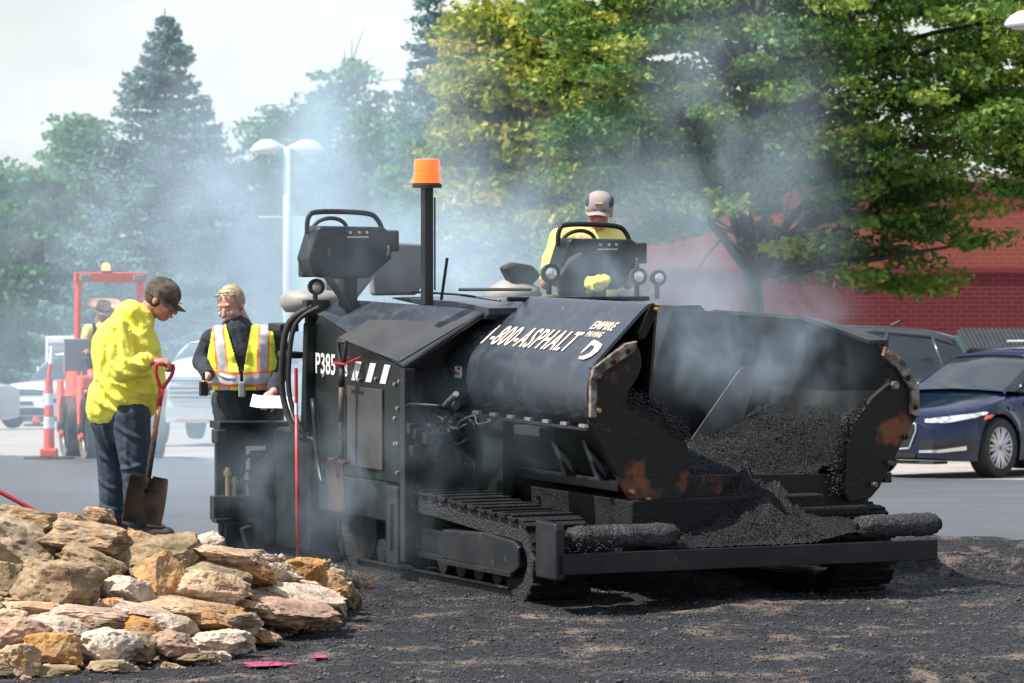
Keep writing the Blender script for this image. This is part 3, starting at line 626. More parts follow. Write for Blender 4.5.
# lettering
def lay(me,origin,ex,ey,m,name,parent):
    ex=Vector(ex).normalized(); ez=ex.cross(Vector(ey)).normalized(); ey=ez.cross(ex)
    me.transform(Matrix(((ex.x,ey.x,ez.x,origin[0]),(ex.y,ey.y,ez.y,origin[1]),(ex.z,ey.z,ez.z,origin[2]),(0,0,0,1))))
    return obj(name,me,m,parent)
up=Vector((0,.745-.455,1.70-1.415)).normalized()
def onwing(x,v): # v metres up from crease along the flat of the wing
    return Vector((x,.455,1.415))+up*v+Vector((0,-.0108,.0108))
lay(text_mesh('1-800-ASPHALT',.215,shear=.32,sx=.74,off=.002,spacing=1.12),onwing(-2.06,.025),(1,0,-.0),up,M_cream,'lettering',nw)
lay(text_mesh('EMPIRE',.088,shear=.3,sx=.95,off=.001,spacing=1.15),onwing(-.83,.205),(1,0,0),up,M_cream,'lettering',nw)
lay(text_mesh('PAVING',.060,shear=.3,sx=.82,off=.0005,spacing=1.2),onwing(-.80,.145),(1,0,0),up,M_cream,'lettering',nw)
lg=[(-.03,.035),(-.015,.13),(.0,.145),(.10,.13),(.17,.115),(.19,.09),(.19,.06),(.16,.02),(.10,-.005),(.02,-.005),(.0,.012),(.06,.022),(.10,.045),(.11,.075),(.08,.10),(.02,.105),(.0,.06)]
me=bpy.data.meshes.new('logo'); bm=bmesh.new(); v=[bm.verts.new((x*.85,y,0)) for x,y in lg]; bm.faces.new(v); bmesh.ops.triangulate(bm,faces=bm.faces[:]); bm.to_mesh(me); bm.free()
lay(me,onwing(-.64,-.02)+Vector((0,-.001,.001)),(1,0,0),up,mat('logo_white',(.7,.62,.6),rough=.5),'emblem',nw)
P(B().box(-2.20,-2.11,.372,.376,1.235,1.30),'sticker',M_white,0,parent=nw); P(B().box(-2.16,-2.115,.3695,.3718,1.282,1.296),'sticker_band',M_red,0,parent=nw)
P(B().box(-2.19,-2.17,.3695,.3718,1.25,1.272).box(-2.155,-2.135,.3695,.3718,1.25,1.268),'sticker_print',M_rubber,0,parent=nw)
M_wh2=mat('stencil_white',(.62,.64,.62),(.4,.42,.42),20,.5,.7,rough=.6)
sdm=[o for o in kids(pav) if o.name=='side_panel'][0]
lay(text_mesh('P385',.175,sx=.92,off=.003),(-3.44,-.004,1.215),(1,0,.005),(0,0,1),M_wh2,'unit_number',sdm)
lay(text_mesh('B',.11,sx=.8,off=.002),(-2.985,-.004,1.215),(1,0,.0),(0,0,1),M_wh2,'unit_number',sdm)
for k in range(3):
    x=-2.88+.215*k; b=B().prism([(x,1.195),(x+.085,1.195),(x+.16,1.31),(x+.075,1.31)],1,-.005,-.001); P(b,'safety_stripe',M_wh2,0,parent=sdm)
# beacon mast
ma=P(B().box(-2.335,-2.265,.21,.265,1.66,2.36),'beacon_mast',M_steel,.006)
P(B().tube([(-2.26,.27,1.75),(-2.26,.27,2.3)],.006,6),'mast_cable',M_rubber,0,parent=ma)
P(B().lathe([(.088,0),(.088,.022),(.07,.03)],(-2.30,.238,2.355)),'beacon_base',M_rubber,0,parent=ma,sm_angle=40)
P(B().lathe([(.082,0),(.080,.06),(.078,.062),(.0765,.125),(.072,.14),(.03,.143)],(-2.30,.238,2.385),n=32),'beacon_lens',M_amber,0,parent=ma,sm_angle=40)
P(B().tube([(-2.30,.33,1.69),(-2.28,.36,1.94)],.010,6),'antenna',M_rubber,0)
# operator consoles
def console(x,y,z,name='operator_console',wh=True,s=1,rail=True):
    c=P(B().prism([(y-.26*s,z-.30*s),(y-.30*s,z-.20*s),(y-.24*s,z-.02),(y-.22*s,z),(y+.20*s,z-.01),(y+.25*s,z-.05),(y+.25*s,z-.20),(y+.10,z-.32*s),(y-.14,z-.32*s)],0,x-.10,x+.10),name,M_panel,.012)
    P(B().box(x-.05,x+.05,y-.045,y+.045,z-.72,z-.28),'pedestal',M_steel,.01,parent=c)
    P(B().tube(spl([(x+.09,y-.18,z-.30),(x+.12,y-.05,z-.5),(x+.10,y+.03,z-.7)],5),.022,8),'cable',M_rubber,0,parent=c,smooth=True)
    P(B().tube(spl([(x,y-.27*s,z-.05),(x,y-.26*s,z+.05),(x-.0,y-.19*s,z+.085),(x,y+.11*s,z+.075),(x,y+.20*s,z+.03),(x,y+.255*s,z-.10)],6),.016,8),'guard_rail',M_steel,0,parent=c,smooth=True)
    P(B().box(x-.07,x+.1,y+.235*s,y+.30*s,z-.16,z-.03),'switch_box',M_rubber,.01,parent=c)
    for dy in (-.03,.03,.08,-.17,-.17,.22,.22): P(B().cyl((x+.10,y+dy*s,z-.04-.09*(abs(dy)>.1)-random.choice([0,.05])*(abs(dy)>.1)),(x+.112,y+dy*s,z-.04-.09*(abs(dy)>.1)),.009,8),'screw',M_chrome,0,parent=c)
    P(B().box(x+.1,x+.108,y-.05,y+.09,z-.072,z-.064),'label_strip',M_chrome,0,parent=c)
    if wh:
        sw=[(x-.10+.07*math.sin(a)*.3,y-.08+.115*math.cos(a),z-.03+.075*math.sin(a)) for a in np.linspace(0,2*math.pi,25)]
        P(B().tube(sw,.013,8,cap=False),'steering_wheel',M_rubber,0,parent=c,smooth=True)
    return c
console(-3.30,.155,2.115)
console(-3.25,1.82,2.025)
# seats
def seat(x,y,z,mm):
    s_=P(B().lathe([(.02,-.10),(.17,-.09),(.20,-.05),(.205,0),(.17,.035),(.02,.05)],(x,y,z),n=28),'seat',mm,0,sm_angle=60); return s_
s1=seat(-3.75,.11,1.665,M_seat); bmesh_=None
P(B().cyl((-3.75,.11,1.2),(-3.75,.11,1.58),.05,12),'seat_post',M_grime,.004,parent=s1)
P(B().prism([(.22,1.62),(.44,1.62),(.56,1.76),(.62,1.90),(.56,1.97),(.34,1.97),(.24,1.88)],0,-3.95,-3.85),'seat_back',M_greyseat,.03,seg=3)
P(B().prism([(.62,1.66),(.92,1.66),(1.02,1.84),(.98,1.98),(.70,2.0),(.60,1.85)],0,-4.05,-3.97),'seat_back',M_greyseat,.02,seg=3)
P(B().lathe([(.02,-.10),(.15,-.09),(.18,-.04),(.16,.02),(.05,.08)],(-3.3,1.27,1.70),n=24),'exhaust_cowl',M_seat,0,sm_angle=60)
P(B().prism([(1.22,1.74),(1.34,1.72),(1.42,1.80),(1.36,1.86),(1.24,1.88),(1.16,1.85)],0,-3.30,-3.2),'arm_rest',M_rubber,.02,seg=3)
P(B().prism([(1.52,1.66),(1.68,1.66),(1.72,1.86),(1.66,1.95),(1.57,1.90),(1.50,1.8)],0,-3.2,-3.12),'knee_guard',M_rubber,.025,seg=3)
# work lights
def wl(x,y,z,r=.05):
    h=P(B().lathe([(r*.5,-.08),(r,-.03),(r*1.08,0),(r*1.08,.02),(r*.9,.02)],(x,y,z),(1,-.1,0),22),'work_light',M_rubber,0,sm_angle=50)
    P(B().lathe([(r*.88,.012),(r*.6,.022),(.002,.026)],(x,y,z),(1,-.1,0),22),'lens',M_lens,0,parent=h,sm_angle=60)
    P(B().box(x-.03,x,y-.012,y+.012,z-.13,z-.04),'bracket',M_steel,.003,parent=h); return h
wl(-3.42,-.005,1.86-.12,.047); wl(-2.9,1.33,1.82,.055); wl(-3.0,1.98,1.79,.05); wl(-3.0,2.12,1.78,.045)
# left service column: lever block and thick hose bundle
P(B().box(-3.52,-3.44,-.06,.10,1.56,1.66),'light_mount',M_steel,.01)
P(B().box(-3.48,-3.40,-.10,-.02,1.80,1.90).cyl((-3.45,.0,1.80),(-3.45,.03,1.93),.025,10),'control_lever',M_rubber,.008)
for k,(dx,dy) in enumerate([(0,0),(-.05,.02),(.04,.03),(-.02,.05)]):
    P(B().tube(spl([(-3.44+dx,-.02+dy,1.62),(-3.52+dx,-.14+dy,1.52),(-3.56+dx,-.17+dy,1.30),(-3.57+dx,-.16+dy,1.05),(-3.50+dx,-.10+dy,.84),(-3.42+dx,.0,.80)],5),.020 if k<2 else .014,8),'hydraulic_hose',M_rubber,0,smooth=True)
P(B().prism([(-3.55,.85),(-3.47,.85),(-3.44,1.5),(-3.50,1.52)],1,-.06,.02),'side_strut',M_steel,.01)
P(B().box(-3.90,-3.70,-.13,.0,1.455,1.505),'platform_rail',M_rubber,.01)
P(B().box(-3.9,-3.7,-.07,.03,1.29,1.33),'platform_rail',M_rubber,.01)
P(B().tube(spl([(-3.42,-.03,1.05),(-3.35,-.05,.98),(-3.32,-.04,.7),(-3.2,-.06,.55)],5),.016,8),'hydraulic_hose',M_steel,0,smooth=True)
# screed
P(B().box(-5.0,-4.05,.25,2.7,.06,.42),'screed_body',M_grime,.02)
P(B().box(-4.05,-3.5,-.02,2.35,.10,.85),'auger_cover',M_panel,.02)
P(B().box(-4.95,-4.45,-.10,.30,.30,.36),'screed_walkway',M_steel,.01)
eg=P(B().prism([(-4.95,.03),(-3.75,.03),(-3.70,.30),(-3.78,.84),(-4.72,.84),(-4.95,.5)],1,.10,.13),'end_gate',M_steel,.01)
sb=P(B().box(-4.24,-4.16,-.385,.08,.27,.42),'screed_beam',M_steel,.008)
for y in (-.30,-.20): P(B().prism([(y-.012,.33),(y+.012,.33),(y+.014,.38),(y-.014,.38)],0,-4.158,-4.150),'slot',M_rubber,0,parent=sb)
P(B().box(-4.24,-4.18,-.30,.18,.03,.27),'screed_face',M_panel,.01)
for y in (-.36,-.12,.10):
    b=B().cyl((-4.10,y,.14),(-4.10,y,.27),.022,10).box(-4.14,-4.06,y-.05,y+.05,.26,.285); P(b,'adjuster',M_steel,.004)
P(B().prism([(-.36,.84),(.22,.83),(.22,.87),(-.36,.885)],0,-4.30,-4.12),'top_plate',M_steel,.006)
P(B().box(-4.30,-4.26,-.33,-.27,.30,.86),'screed_post',M_steel,.008); P(B().box(-4.30,-4.26,.12,.17,.30,.86),'screed_post',M_steel,.008)
P(B().box(-4.42,-4.38,-.28,.14,.30,.84),'screed_back',M_panel,.01)
P(B().box(-4.20,-4.10,-.39,-.32,.75,.84),'junction_box',M_rubber,.012)
for y,zt in ((-.305,.60),(-.26,.54),(-.17,.57),(-.11,.55)):
    P(B().cyl((-4.13,y,.42),(-4.13,y,zt),.016,10).cyl((-4.13,y,zt-.05),(-4.13,y,zt-.02),.026,10),'valve_stem',M_brass,.002)
P(B().tube(spl([(-4.15,-.16,.50),(-4.15,-.20,.56),(-4.15,-.17,.66),(-4.15,-.05,.68)],4),.012,7),'valve_hose',M_grime,0,smooth=True)
P(B().lathe([(.02,-.12),(.085,-.12),(.09,0),(.085,.12),(.02,.12)],(-4.16,-.06,.53),(0,.6,.5),22),'motor',M_panel,0,sm_angle=40)
P(B().prism([(-.13,.57),(-.105,.57),(-.105,.69),(.0,.695),(.0,.72),(-.13,.72)],0,-4.26,-4.25),'pale_bracket',M_white,.002)
P(B().tube(spl([(-4.0,.06,.30),(-4.0,.05,.50),(-4.0,.09,.53),(-4.0,.16,.53)],4),.014,8),'grab_handle',M_steel,0,smooth=True)
P(B().tube(spl([(-4.1,.10,.84),(-3.9,.08,.86),(-3.75,.04,.80),(-3.65,.04,.62)],5),.018,8),'hydraulic_hose',M_steel,0,smooth=True)
# small bracket poking over the rocks
P(B().box(-3.95,-3.88,-.26,-.20,.12,.26,Matrix.Translation((-3.9,-.2,.1))@Matrix.Rotation(.3,4,'X')@Matrix.Translation((3.9,.2,-.1))),'edge_bracket',M_steel,.005)
# ---- things on the machine ----
def world(x,y,z): return PM@Vector((x,y,z))
M_wood=mat('shovel_wood',(.42,.22,.10),(.22,.11,.06),10,.4,.65,rough=.6,c3=(.06,.04,.03),s3=9,lo3=.55,hi3=.62,stretch=(1,1,.3))
M_dkwood=mat('dark_wood',(.10,.055,.045),(.05,.03,.03),10,.4,.65,rough=.6)
M_blade=mat('worn_shovel_steel',(.10,.055,.032),(.035,.024,.02),7,.42,.6,rough=.45,metal=.3,c3=(.02,.018,.018),s3=4,lo3=.5,hi3=.65)
M_bladeg=mat('grey_shovel_steel',(.20,.17,.15),(.10,.09,.085),7,.42,.6,rough=.45,metal=.4)
def shovel(name,M,label,hm,shaft,blade,lth=1.0):
    """origin at grip, shaft along -Z, blade faces -Y"""
    r=empty(name,M,label,'shovel')
    g=B(); 
    for s in (-1,1): g.tube(spl([(0,0,-.17),(s*.025,0,-.12),(s*.052,0,-.06),(s*.058,0,-.005)],5),[.013]*16,8)
    g.cyl((-.062,0,0),(.062,0,0),.013,10); g.cyl((0,0,-.16),(0,0,-.27),.019,12); g.done('grip',hm,r,smooth=True)
    B().cyl((0,0,-.26),(0,0,-lth*.62),.018,12,r2=.019).done('shaft',shaft,r,smooth=True)
    B().tube([(0,0,-lth*.60),(0,0,-lth*.93),(0,-.012,-lth*1.02)],[.020,.021,.016],12).done('socket',M_bladeg if blade is M_bladeg else M_grime,r,smooth=True)
    rows=[]
    for i in range(13):
        t=i/12; w=.128+.006*math.sin(t*3); z=-lth*.90-.30*t; rr=[]
        for j in range(15):
            u=j/14*2-1; y=-.015+.03*abs(u)**3*(1-.5*t)*-1-.025*math.exp(-(u/.12)**2)*max(0,1-t*1.9)+.02*t-.012*t*u*u
            rr.append((u*w,y,z-(.012*u*u if i==0 else 0)+(.012 if i==0 and abs(u)>.15 else 0)))
        rows.append(rr)
    bl_=B().sheet(rows).done('blade',blade,r,smooth=True,solid=.004)
    b=B()
    for s in (-1,1): b.prism([(s*.03,-lth*.90+.006),(s*.125,-lth*.90-.004),(s*.125,-lth*.90+.012),(s*.035,-lth*.90+.018)],1,-.035,.01)
    b.done('foot_step',blade,bl_)
    return r
# shovel hung on side
Ms=PM@Matrix.Translation((-2.79,-.10,1.43))@Matrix.Rotation(R(0),4,'Z')@Matrix.Rotation(R(2),4,'Y')
hs=shovel('shovel',Ms,'brown handled shovel hanging head down on the side of the paver, over the stripes',M_rubber,M_dkwood,M_blade,.80)
P(B().tube([(-2.88,-.02,1.33),(-2.88,-.12,1.30),(-2.70,-.12,1.30),(-2.70,-.02,1.34)],.007,6),'red_hook',M_red,0)
# red tipped wand
p0=world(-3.44,-.12,.03);p1=world(-3.465,-.12,1.22)
wd=B().cyl(p0,p0.lerp(p1,.78),.011,8).done('marking_stick',M_red,None,smooth=True); tag(wd,'thin bright red stick with a white band standing upright between screed and hanging shovel','stick')
B().cyl(p0.lerp(p1,.78),p0.lerp(p1,.84),.012,8).done('white_band',M_white,wd); B().cyl(p0.lerp(p1,.84),p0.lerp(p1,1.02),.011,8).done('upper_tip',M_red,wd)
# yellow rag on deck
bm=B().ell((0,0,0),(.11,.06,.045)).ell((.08,0,.015),(.05,.05,.05)); me=remesh(bm,.008,2,disp=.05,dscale=.05)
M_hv=mat('hi_vis_yellow',(.84,.77,.10),(.74,.67,.08),5,.4,.65,rough=.85,c3=(.40,.35,.09),s3=4,lo3=.62,hi3=.80,bump=.35,bscale=6,bdist=.05,stretch=(1,1,2.2))
o=obj('cloth',me,M_hv); o.matrix_world=PM@Matrix.Translation((-2.95,1.66,1.75)); tag(o,'crumpled yellow cloth lying on the black deck in front of the operator','cloth')
# ---------------- people ----------------
M_jean=mat('dark_denim',(.020,.034,.055),(.035,.052,.075),5,.4,.7,rough=.85,c3=(.10,.09,.075),s3=2.2,lo3=.62,hi3=.75,bump=.5,bscale=8,bdist=.03)
M_navy=mat('dark_navy_sweater',(.016,.024,.032),(.028,.036,.045),6,.4,.7,rough=.9,bump=.4,bscale=9,bdist=.03)
M_boot=mat('work_boot',(.03,.022,.018),(.05,.035,.028),10,.4,.7,rough=.7)
M_capb=mat('camouflage_cap',(.075,.055,.040),(.13,.10,.075),14,.42,.58,rough=.9,c3=(.04,.035,.025),s3=16,lo3=.5,hi3=.58)
M_caph=mat('grey_cap',(.30,.27,.26),(.24,.21,.20),10,.4,.7,rough=.9)
M_capd=mat('dark_cap_side',(.06,.07,.10),(.04,.05,.07),10,.4,.7,rough=.9)
M_blond=mat('blond_hair',(.46,.36,.24),(.26,.19,.12),40,.4,.6,rough=.6,bump=.6,bscale=80)
M_dkhair=mat('short_brown_hair',(.08,.045,.03),(.05,.03,.02),60,.4,.6,rough=.8)
M_straw=mat('straw',(.50,.36,.26),(.35,.22,.16),12,.4,.6,rough=.9)
M_eye=mat('eye_dark',(.03,.02,.02),rough=.2); M_lip=mat('lip',(.42,.12,.10),rough=.5)
M_lime=mat('vest_fabric',(.80,.85,.06),rough=.75,bump=.2,bscale=14,bdist=.01)
M_silver=mat('silver_tape',(.50,.52,.53),(.42,.43,.45),20,.4,.7,rough=.4); M_otrim=mat('orange_trim',(.90,.20,.04),rough=.6)
def head(b,c,Mr,s=1.0):
    """Mr 3x3: columns right, forward, up. adds head shape to collector"""
    f=lambda x,y,z: c+Mr@Vector((x*s,y*s,z*s))
    rot=Mr
    b.ell(f(0,-.012,.028),(.077*s,.096*s,.094*s),rot); b.ell(f(0,.028,-.030),(.062*s,.070*s,.078*s),rot); b.ell(f(0,.045,-.075),(.040*s,.044*s,.036*s),rot)
    b.cap(f(0,.088,.012),.010*s,f(0,.108,-.022),.015*s,8); b.ell(f(0,.074,.036),(.052*s,.013*s,.012*s),rot)
    for q in (-1,1):
        b.ell(f(q*.078,-.010,-.008),(.010*s,.018*s,.028*s),rot); b.ell(f(q*.038,.068,-.022),(.026*s,.026*s,.024*s),rot)
    b.ell(f(0,.090,-.056),(.026*s,.013*s,.010*s),rot); b.cap(f(0,-.03,-.05),.058*s,f(0,-.06,-.17),.062*s)
def face_bits(parent,c,Mr,s=1.0,brow=None):
    f=lambda x,y,z: c+Mr@Vector((x*s,y*s,z*s))
    for q in (-1,1):
        B().ell(f(q*.031,.0905,.010),(.011*s,.008*s,.0045*s),Mr).done('eye',M_eye,parent,smooth=True)
        if brow is None: B().ell(f(q*.034,.100,.034),(.020*s,.005*s,.0028*s),Mr).done('eyebrow',M_dkhair,parent,smooth=True)
    B().ell(f(0,.103,-.057),(.024*s,.005*s,.005*s),Mr).done('mouth',M_lip,parent,smooth=True)
def hand(b,wrist,d,n,curl=1.0,s=1.0,side=1,thumb=True):
    """d direction of the palm, n palm normal (side the fingers close to)"""
    d=d.normalized(); n=(n-d*n.dot(d)).normalized(); r=d.cross(n)*side
    Mr=Matrix((r,d,n)).transposed(); c=wrist+d*.045*s
    b.ell(c,(.040*s,.052*s,.019*s),Mr)
    L_=[.066,.078,.072,.056]
    for k in range(4):
        x=(-.029+.0195*k)*s; p=wrist+r*x+d*(.080+.004*(k in(1,2)))*s; dd=d; a=0
        for j,fr in enumerate((.45,.32,.23)):
            a+=curl*(.75 if j==0 else .95); dd=d*math.cos(a)+n*math.sin(a); q=p+dd*L_[k]*fr*s; b.cap(p,(.0098-.0008*j)*s,q,(.0092-.0009*j)*s,8); p=q
    if thumb:
        p=wrist-r*.030*s+d*.028*s; a=0
        for j in range(3):
            dd=(d*.7-r*(.8-.45*j)+n*(.35+.45*j*curl)).normalized(); q=p+dd*(.034-.004*j)*s; b.cap(p,(.0125-.001*j)*s,q,(.0115-.001*j)*s,8); p=q
def rotm(yaw,pitch=0,roll=0):
    """yaw: heading of the face in degrees from +Y (0 away) ; 180 towards the camera; + = clockwise seen from above... """
    return (Matrix.Rotation(R(yaw),3,'Z')@Matrix.Rotation(R(pitch),3,'X')@Matrix.Rotation(R(roll),3,'Y'))
def person(pos,label,cat='person',group='paving crew'):
    r=bpy.data.objects; return None
def mk_person(bb,label,skin,vox=.0055):
    me=remesh(bb,vox,2); o=obj('person',me,skin); return tag(o,label,'person','paving crew')
def W(px,py,Y): return at(px,py,Y)
# --- standing man with shovel (depth 33)
D=32.9
hc=W(162,300,D); Hm=rotm(-106,-30)      # facing right, slightly to the camera, looking down
hd=B(); head(hd,hc,Hm,1.12)
sh=W(122,333,D); shn=sh+Vector((-.02,-.25,0)); shf=W(132,333,D)+Vector((0,.2,0)); nk=W(141,318,D)
el=W(127,370,D)+Vector((-.0,-.36,0)); wr=W(157,363,D)+Vector((0,-.34,.02)); 
hips=W(120,405,D); pel=[hips+Vector((0,-.10,0)),hips+Vector((0,.10,0))]
kn=W(137,462,D)+Vector((0,-.12,0)); an=W(139,520,D)+Vector((0,-.10,0)); kf=W(111,465,D)+Vector((0,.12,0)); af=W(111,518,D)+Vector((0,.12,0))
hd.cap(nk,.07,hips,.10); hd.cap(shn,.07,shf,.07); hd.cap(shn,.055,el,.045); hd.cap(el,.045,wr,.030)
elf=W(142,372,D)+Vector((0,.22,0)); wrf=W(140,388,D)+Vector((0,.10,0)); hd.cap(shf,.055,elf,.045); hd.cap(elf,.042,wrf,.030)
hand(hd,wr,Vector((1,-.05,-.12)),Vector((0,.15,-1)),1.15,1.16,side=-1)
hand(hd,wrf,Vector((.5,0,-1)),Vector((1,0,0)),.6,1.0)
for a_,k_,f_ in ((pel[0],kn,an),(pel[1],kf,af)): hd.cap(a_,.07,k_,.05); hd.cap(k_,.05,f_,.038); hd.cap(f_,.038,f_+Vector((.16,-.02,-.05)),.03)
man=mk_person(hd,'man in a dirty hi-vis yellow hoodie and camouflage cap leaning on a shovel',M_skin); face_bits(man,hc,Hm,1.12)
b=B()
belly=W(135,384,D); chest=W(126,350,D)
b.cap(W(136,322,D),.13,chest,.235); b.cap(chest,.235,W(130,382,D),.245); b.cap(W(130,382,D),.245,W(121,400,D),.19); b.cap(W(113,395,D),.17,W(109,408,D),.155); b.cap(W(136,392,D),.16,W(140,401,D),.13)
b.cap(shn,.11,el,.085); b.cap(el,.085,wr-Vector((.05,0,0)),.052); b.cap(shf,.11,elf,.085); b.cap(elf,.08,wrf,.055)
b.cap(W(133,313,D)+Vector((0,-.07,0)),.075,W(146,322,D)+Vector((0,-.07,-.02)),.05); b.cap(W(130,312,D)+Vector((0,.05,0)),.085,W(146,321,D)+Vector((0,.06,0)),.055); b.cap(W(126,312,D),.07,W(119,330,D),.09)
me=folds(remesh(b,.008,4,disp=.025,dscale=.25),D,[(118,364,142,380,.020,.020),(126,357,152,366,.014,.016),(132,372,152,374,.014,.014),(117,345,110,374,.018,.022),(100,378,126,402,.018,.024),(108,392,145,407,.016,.020),(94,396,122,412,.014,.018),(110,335,99,378,.014,.025),(128,308,147,331,.022,.022),(142,345,155,383,.014,.02),(124,322,136,350,.012,.02),(150,352,156,372,.012,.010),(112,380,150,393,.012,.016),(96,385,104,410,.012,.016),(135,330,143,352,.012,.014),(120,330,124,360,-.010,.02)]); M_hood=M_hv; hoo=obj('hoodie',me,M_hood,man)
B().tube([W(152,356,D)+Vector((0,-.27,.04)),W(152,367,D)+Vector((0,-.27,-.04))],.012,6) 
b=B(); b.cap(W(130,420,D),.13,W(113,420,D),.13)
for a_,k_,f_,r_ in ((W(132,415,D)+Vector((0,-.09,0)),kn,an,.135),(W(111,415,D)+Vector((0,.09,0)),kf,af,.135)): b.cap(a_,r_,k_,.105); b.cap(k_,.105,f_,.082)
b.cap(W(107,424,D),.11,W(112,434,D),.11)
obj('jeans',folds(remesh(b,.009,3,disp=.02,dscale=.22),D,[(118,425,148,440,.012,.016),(125,455,148,470,.014,.018),(122,468,146,462,.012,.014),(128,485,147,492,.012,.014),(100,455,118,462,.012,.016),(99,480,115,490,.012,.014),(97,505,122,510,.014,.012),(98,514,122,518,.012,.010),(128,440,132,510,.010,.014),(104,425,112,450,.012,.014)]),M_jean,man)
for f_ in (an,af):
    b=B(); b.cap(f_+Vector((0,0,-.0)),.065,Vector((f_.x,f_.y,gz(D)+.09)),.06); b.cap(Vector((f_.x-.02,f_.y,gz(D)+.085)),.055,Vector((f_.x+.20,f_.y-.04,gz(D)+.075)),.045); obj('boot',remesh(b,.01,1),M_boot,man)
def capon(parent,c,Mr,s,m,mb,back=None,brim=.085,tiltb=0):
    f=lambda x,y,z: c+Mr@Vector((x*s,y*s,z*s))
    b=B(); n=24; rows=[]
    for i in range(9):
        t=i/8*math.pi/2; rows.append([f(.086*math.cos(t)*math.cos(a),-.012+.106*math.cos(t)*math.sin(a),.040+.088*math.sin(t)**.9) for a in np.linspace(0,2*math.pi,n+1)])
    rows.insert(0,[f(.084*math.cos(a),-.012+.104*math.sin(a),.010+.012*math.sin(a)) for a in np.linspace(0,2*math.pi,n+1)])
    b.sheet(rows); o=b.done('cap',m,parent,smooth=True,solid=.004)
    rows=[]
    for i in range(6):
        t=i/5; rows.append([f(.078*math.sin(a)*(1-.12*t*t),.074+(-.02*(1-math.cos(a)))*4+brim*t*(.35+.65*math.cos(a)),.026-.012*t-.030*(math.sin(a)**2)) for a in np.linspace(-1.35,1.35,13)])
    B().sheet(rows).done('brim',mb,o,smooth=True,solid=.005)
    B().ell(f(0,-.012,.13),(.008,.008,.005)).done('button',mb,o)
    return o
capon(man,hc,Hm,1.14,M_capb,M_capb)
b=B(); b.ell(hc+Hm@Vector((0,-.03,.0)),(.080*1.12,.085*1.12,.075*1.1),Hm); b.done('hair',M_dkhair,man,smooth=True)
# shovel he holds
top=W(169,364,D)+Vector((0,-.36,0)); bot=W(144,529,D)+Vector((0,-.38,0)); ax=(top-bot).normalized(); Lt=(top-bot).length
zc=ax; xc=(Vector((1,.25,0))-zc*Vector((1,.25,0)).dot(zc)).normalized(); yc=zc.cross(xc)
sc=Lt/1.03
Mh=Matrix(((xc.x,yc.x,zc.x,top.x),(xc.y,yc.y,zc.y,top.y),(xc.z,yc.z,zc.z,top.z),(0,0,0,1)))
shovel('shovel',Mh,'square mouth shovel with red D grip held upright by the man in the hoodie',M_red,M_wood,M_blade,Lt-.27)
# --- woman in vest (depth 31.6)
D=31.8
hc=W(231,306,D); Hm=rotm(150,-24,4)
hd=B(); head(hd,hc,Hm,.98)
nk=W(236,326,D); sR=W(212,340,D); sL=W(274,336,D); hips=W(247,405,D)+Vector((0,.18,0))
eR=W(204,362,D)+Vector((-.02,.02,0)); wR=W(210,376,D)+Vector((0,-.26,0)); eL=W(280,368,D)+Vector((0,.03,0)); wL=W(275,392,D)+Vector((0,-.25,0))
hd.cap(nk,.06,hips,.13); hd.cap(sR,.06,sL,.06); hd.cap(sR,.05,eR,.04); hd.cap(eR,.04,wR,.028); hd.cap(sL,.05,eL,.04); hd.cap(eL,.04,wL,.028)
hand(hd,wR,Vector((-.2,-.8,-.55)),Vector((.8,-.2,-.5)),1.1,1.0); hand(hd,wL,Vector((-.55,-.5,-.6)),Vector((-.3,.6,-.6)),.8,1.0,side=-1)
for q in (-1,1):
    hp_=hips+Vector((q*.09,0,-.02)); k_=Vector((hp_.x+q*.02,hp_.y-.02,hp_.z-.40)); f_=Vector((k_.x,k_.y+.03,gz(D)+.1)); hd.cap(hp_,.10,k_,.06); hd.cap(k_,.055,f_,.04); hd.cap(f_,.04,f_+Vector((0,-.15,-.05)),.035)
M_skinw=mat('fair_skin',(.58,.33,.25),(.50,.26,.19),9,.4,.7,rough=.5,bump=.1,bscale=80,bdist=.002)
wom=mk_person(hd,'woman in a lime safety vest over a dark sweater, leaning forward behind the screed',M_skinw); face_bits(wom,hc,Hm,.98,M_blond)
def torso(g):
    b=B(); b.cap(W(237,335,D),.125+g,W(240,355,D),.155+g); b.cap(W(217,342,D),.090+g,W(267,339,D),.095+g); b.cap(W(227,352,D),.13+g,W(232,378,D),.14+g); b.cap(W(255,352,D),.13+g,W(254,378,D),.145+g); b.cap(W(240,378,D),.17+g,W(246,402,D)+Vector((0,.1,0)),.17+g); return b
b=torso(0); b.cap(nk,.065,nk-Vector((0,0,.04)),.08)
b.cap(sR,.075,eR,.060); b.cap(eR,.058,wR+Vector((0,.04,.01)),.040); b.cap(sL,.085,eL,.068); b.cap(eL,.066,wL+Vector((0,.04,.01)),.045)
obj('sweater',folds(remesh(b,.009,3,disp=.015,dscale=.12),D,[(202,355,216,362,.010,.012),(201,366,213,370,.010,.010),(272,360,286,366,.012,.012),(274,372,286,378,.012,.012),(232,330,240,350,.008,.014),(268,345,272,365,.010,.012),(205,345,208,360,.010,.012)]),M_navy,wom)
b=B()
for q in (-1,1):
    hp_=hips+Vector((q*.09,0,.0)); k_=Vector((hp_.x+q*.02,hp_.y-.02,hp_.z-.40)); f_=Vector((k_.x,k_.y+.03,gz(D)+.1)); b.cap(hp_,.15,k_,.10); b.cap(k_,.10,f_,.08)
obj('trousers',remesh(b,.012,3,disp=.04),M_navy,wom)
for q in (-1,1): 
    f_=Vector((hips.x+q*.11,hips.y,gz(D))); b=B(); b.cap(f_+Vector((0,0,.06)),.055,f_+Vector((0,-.17,.05)),.045); obj('shoe',remesh(b,.012,1),M_boot,wom)
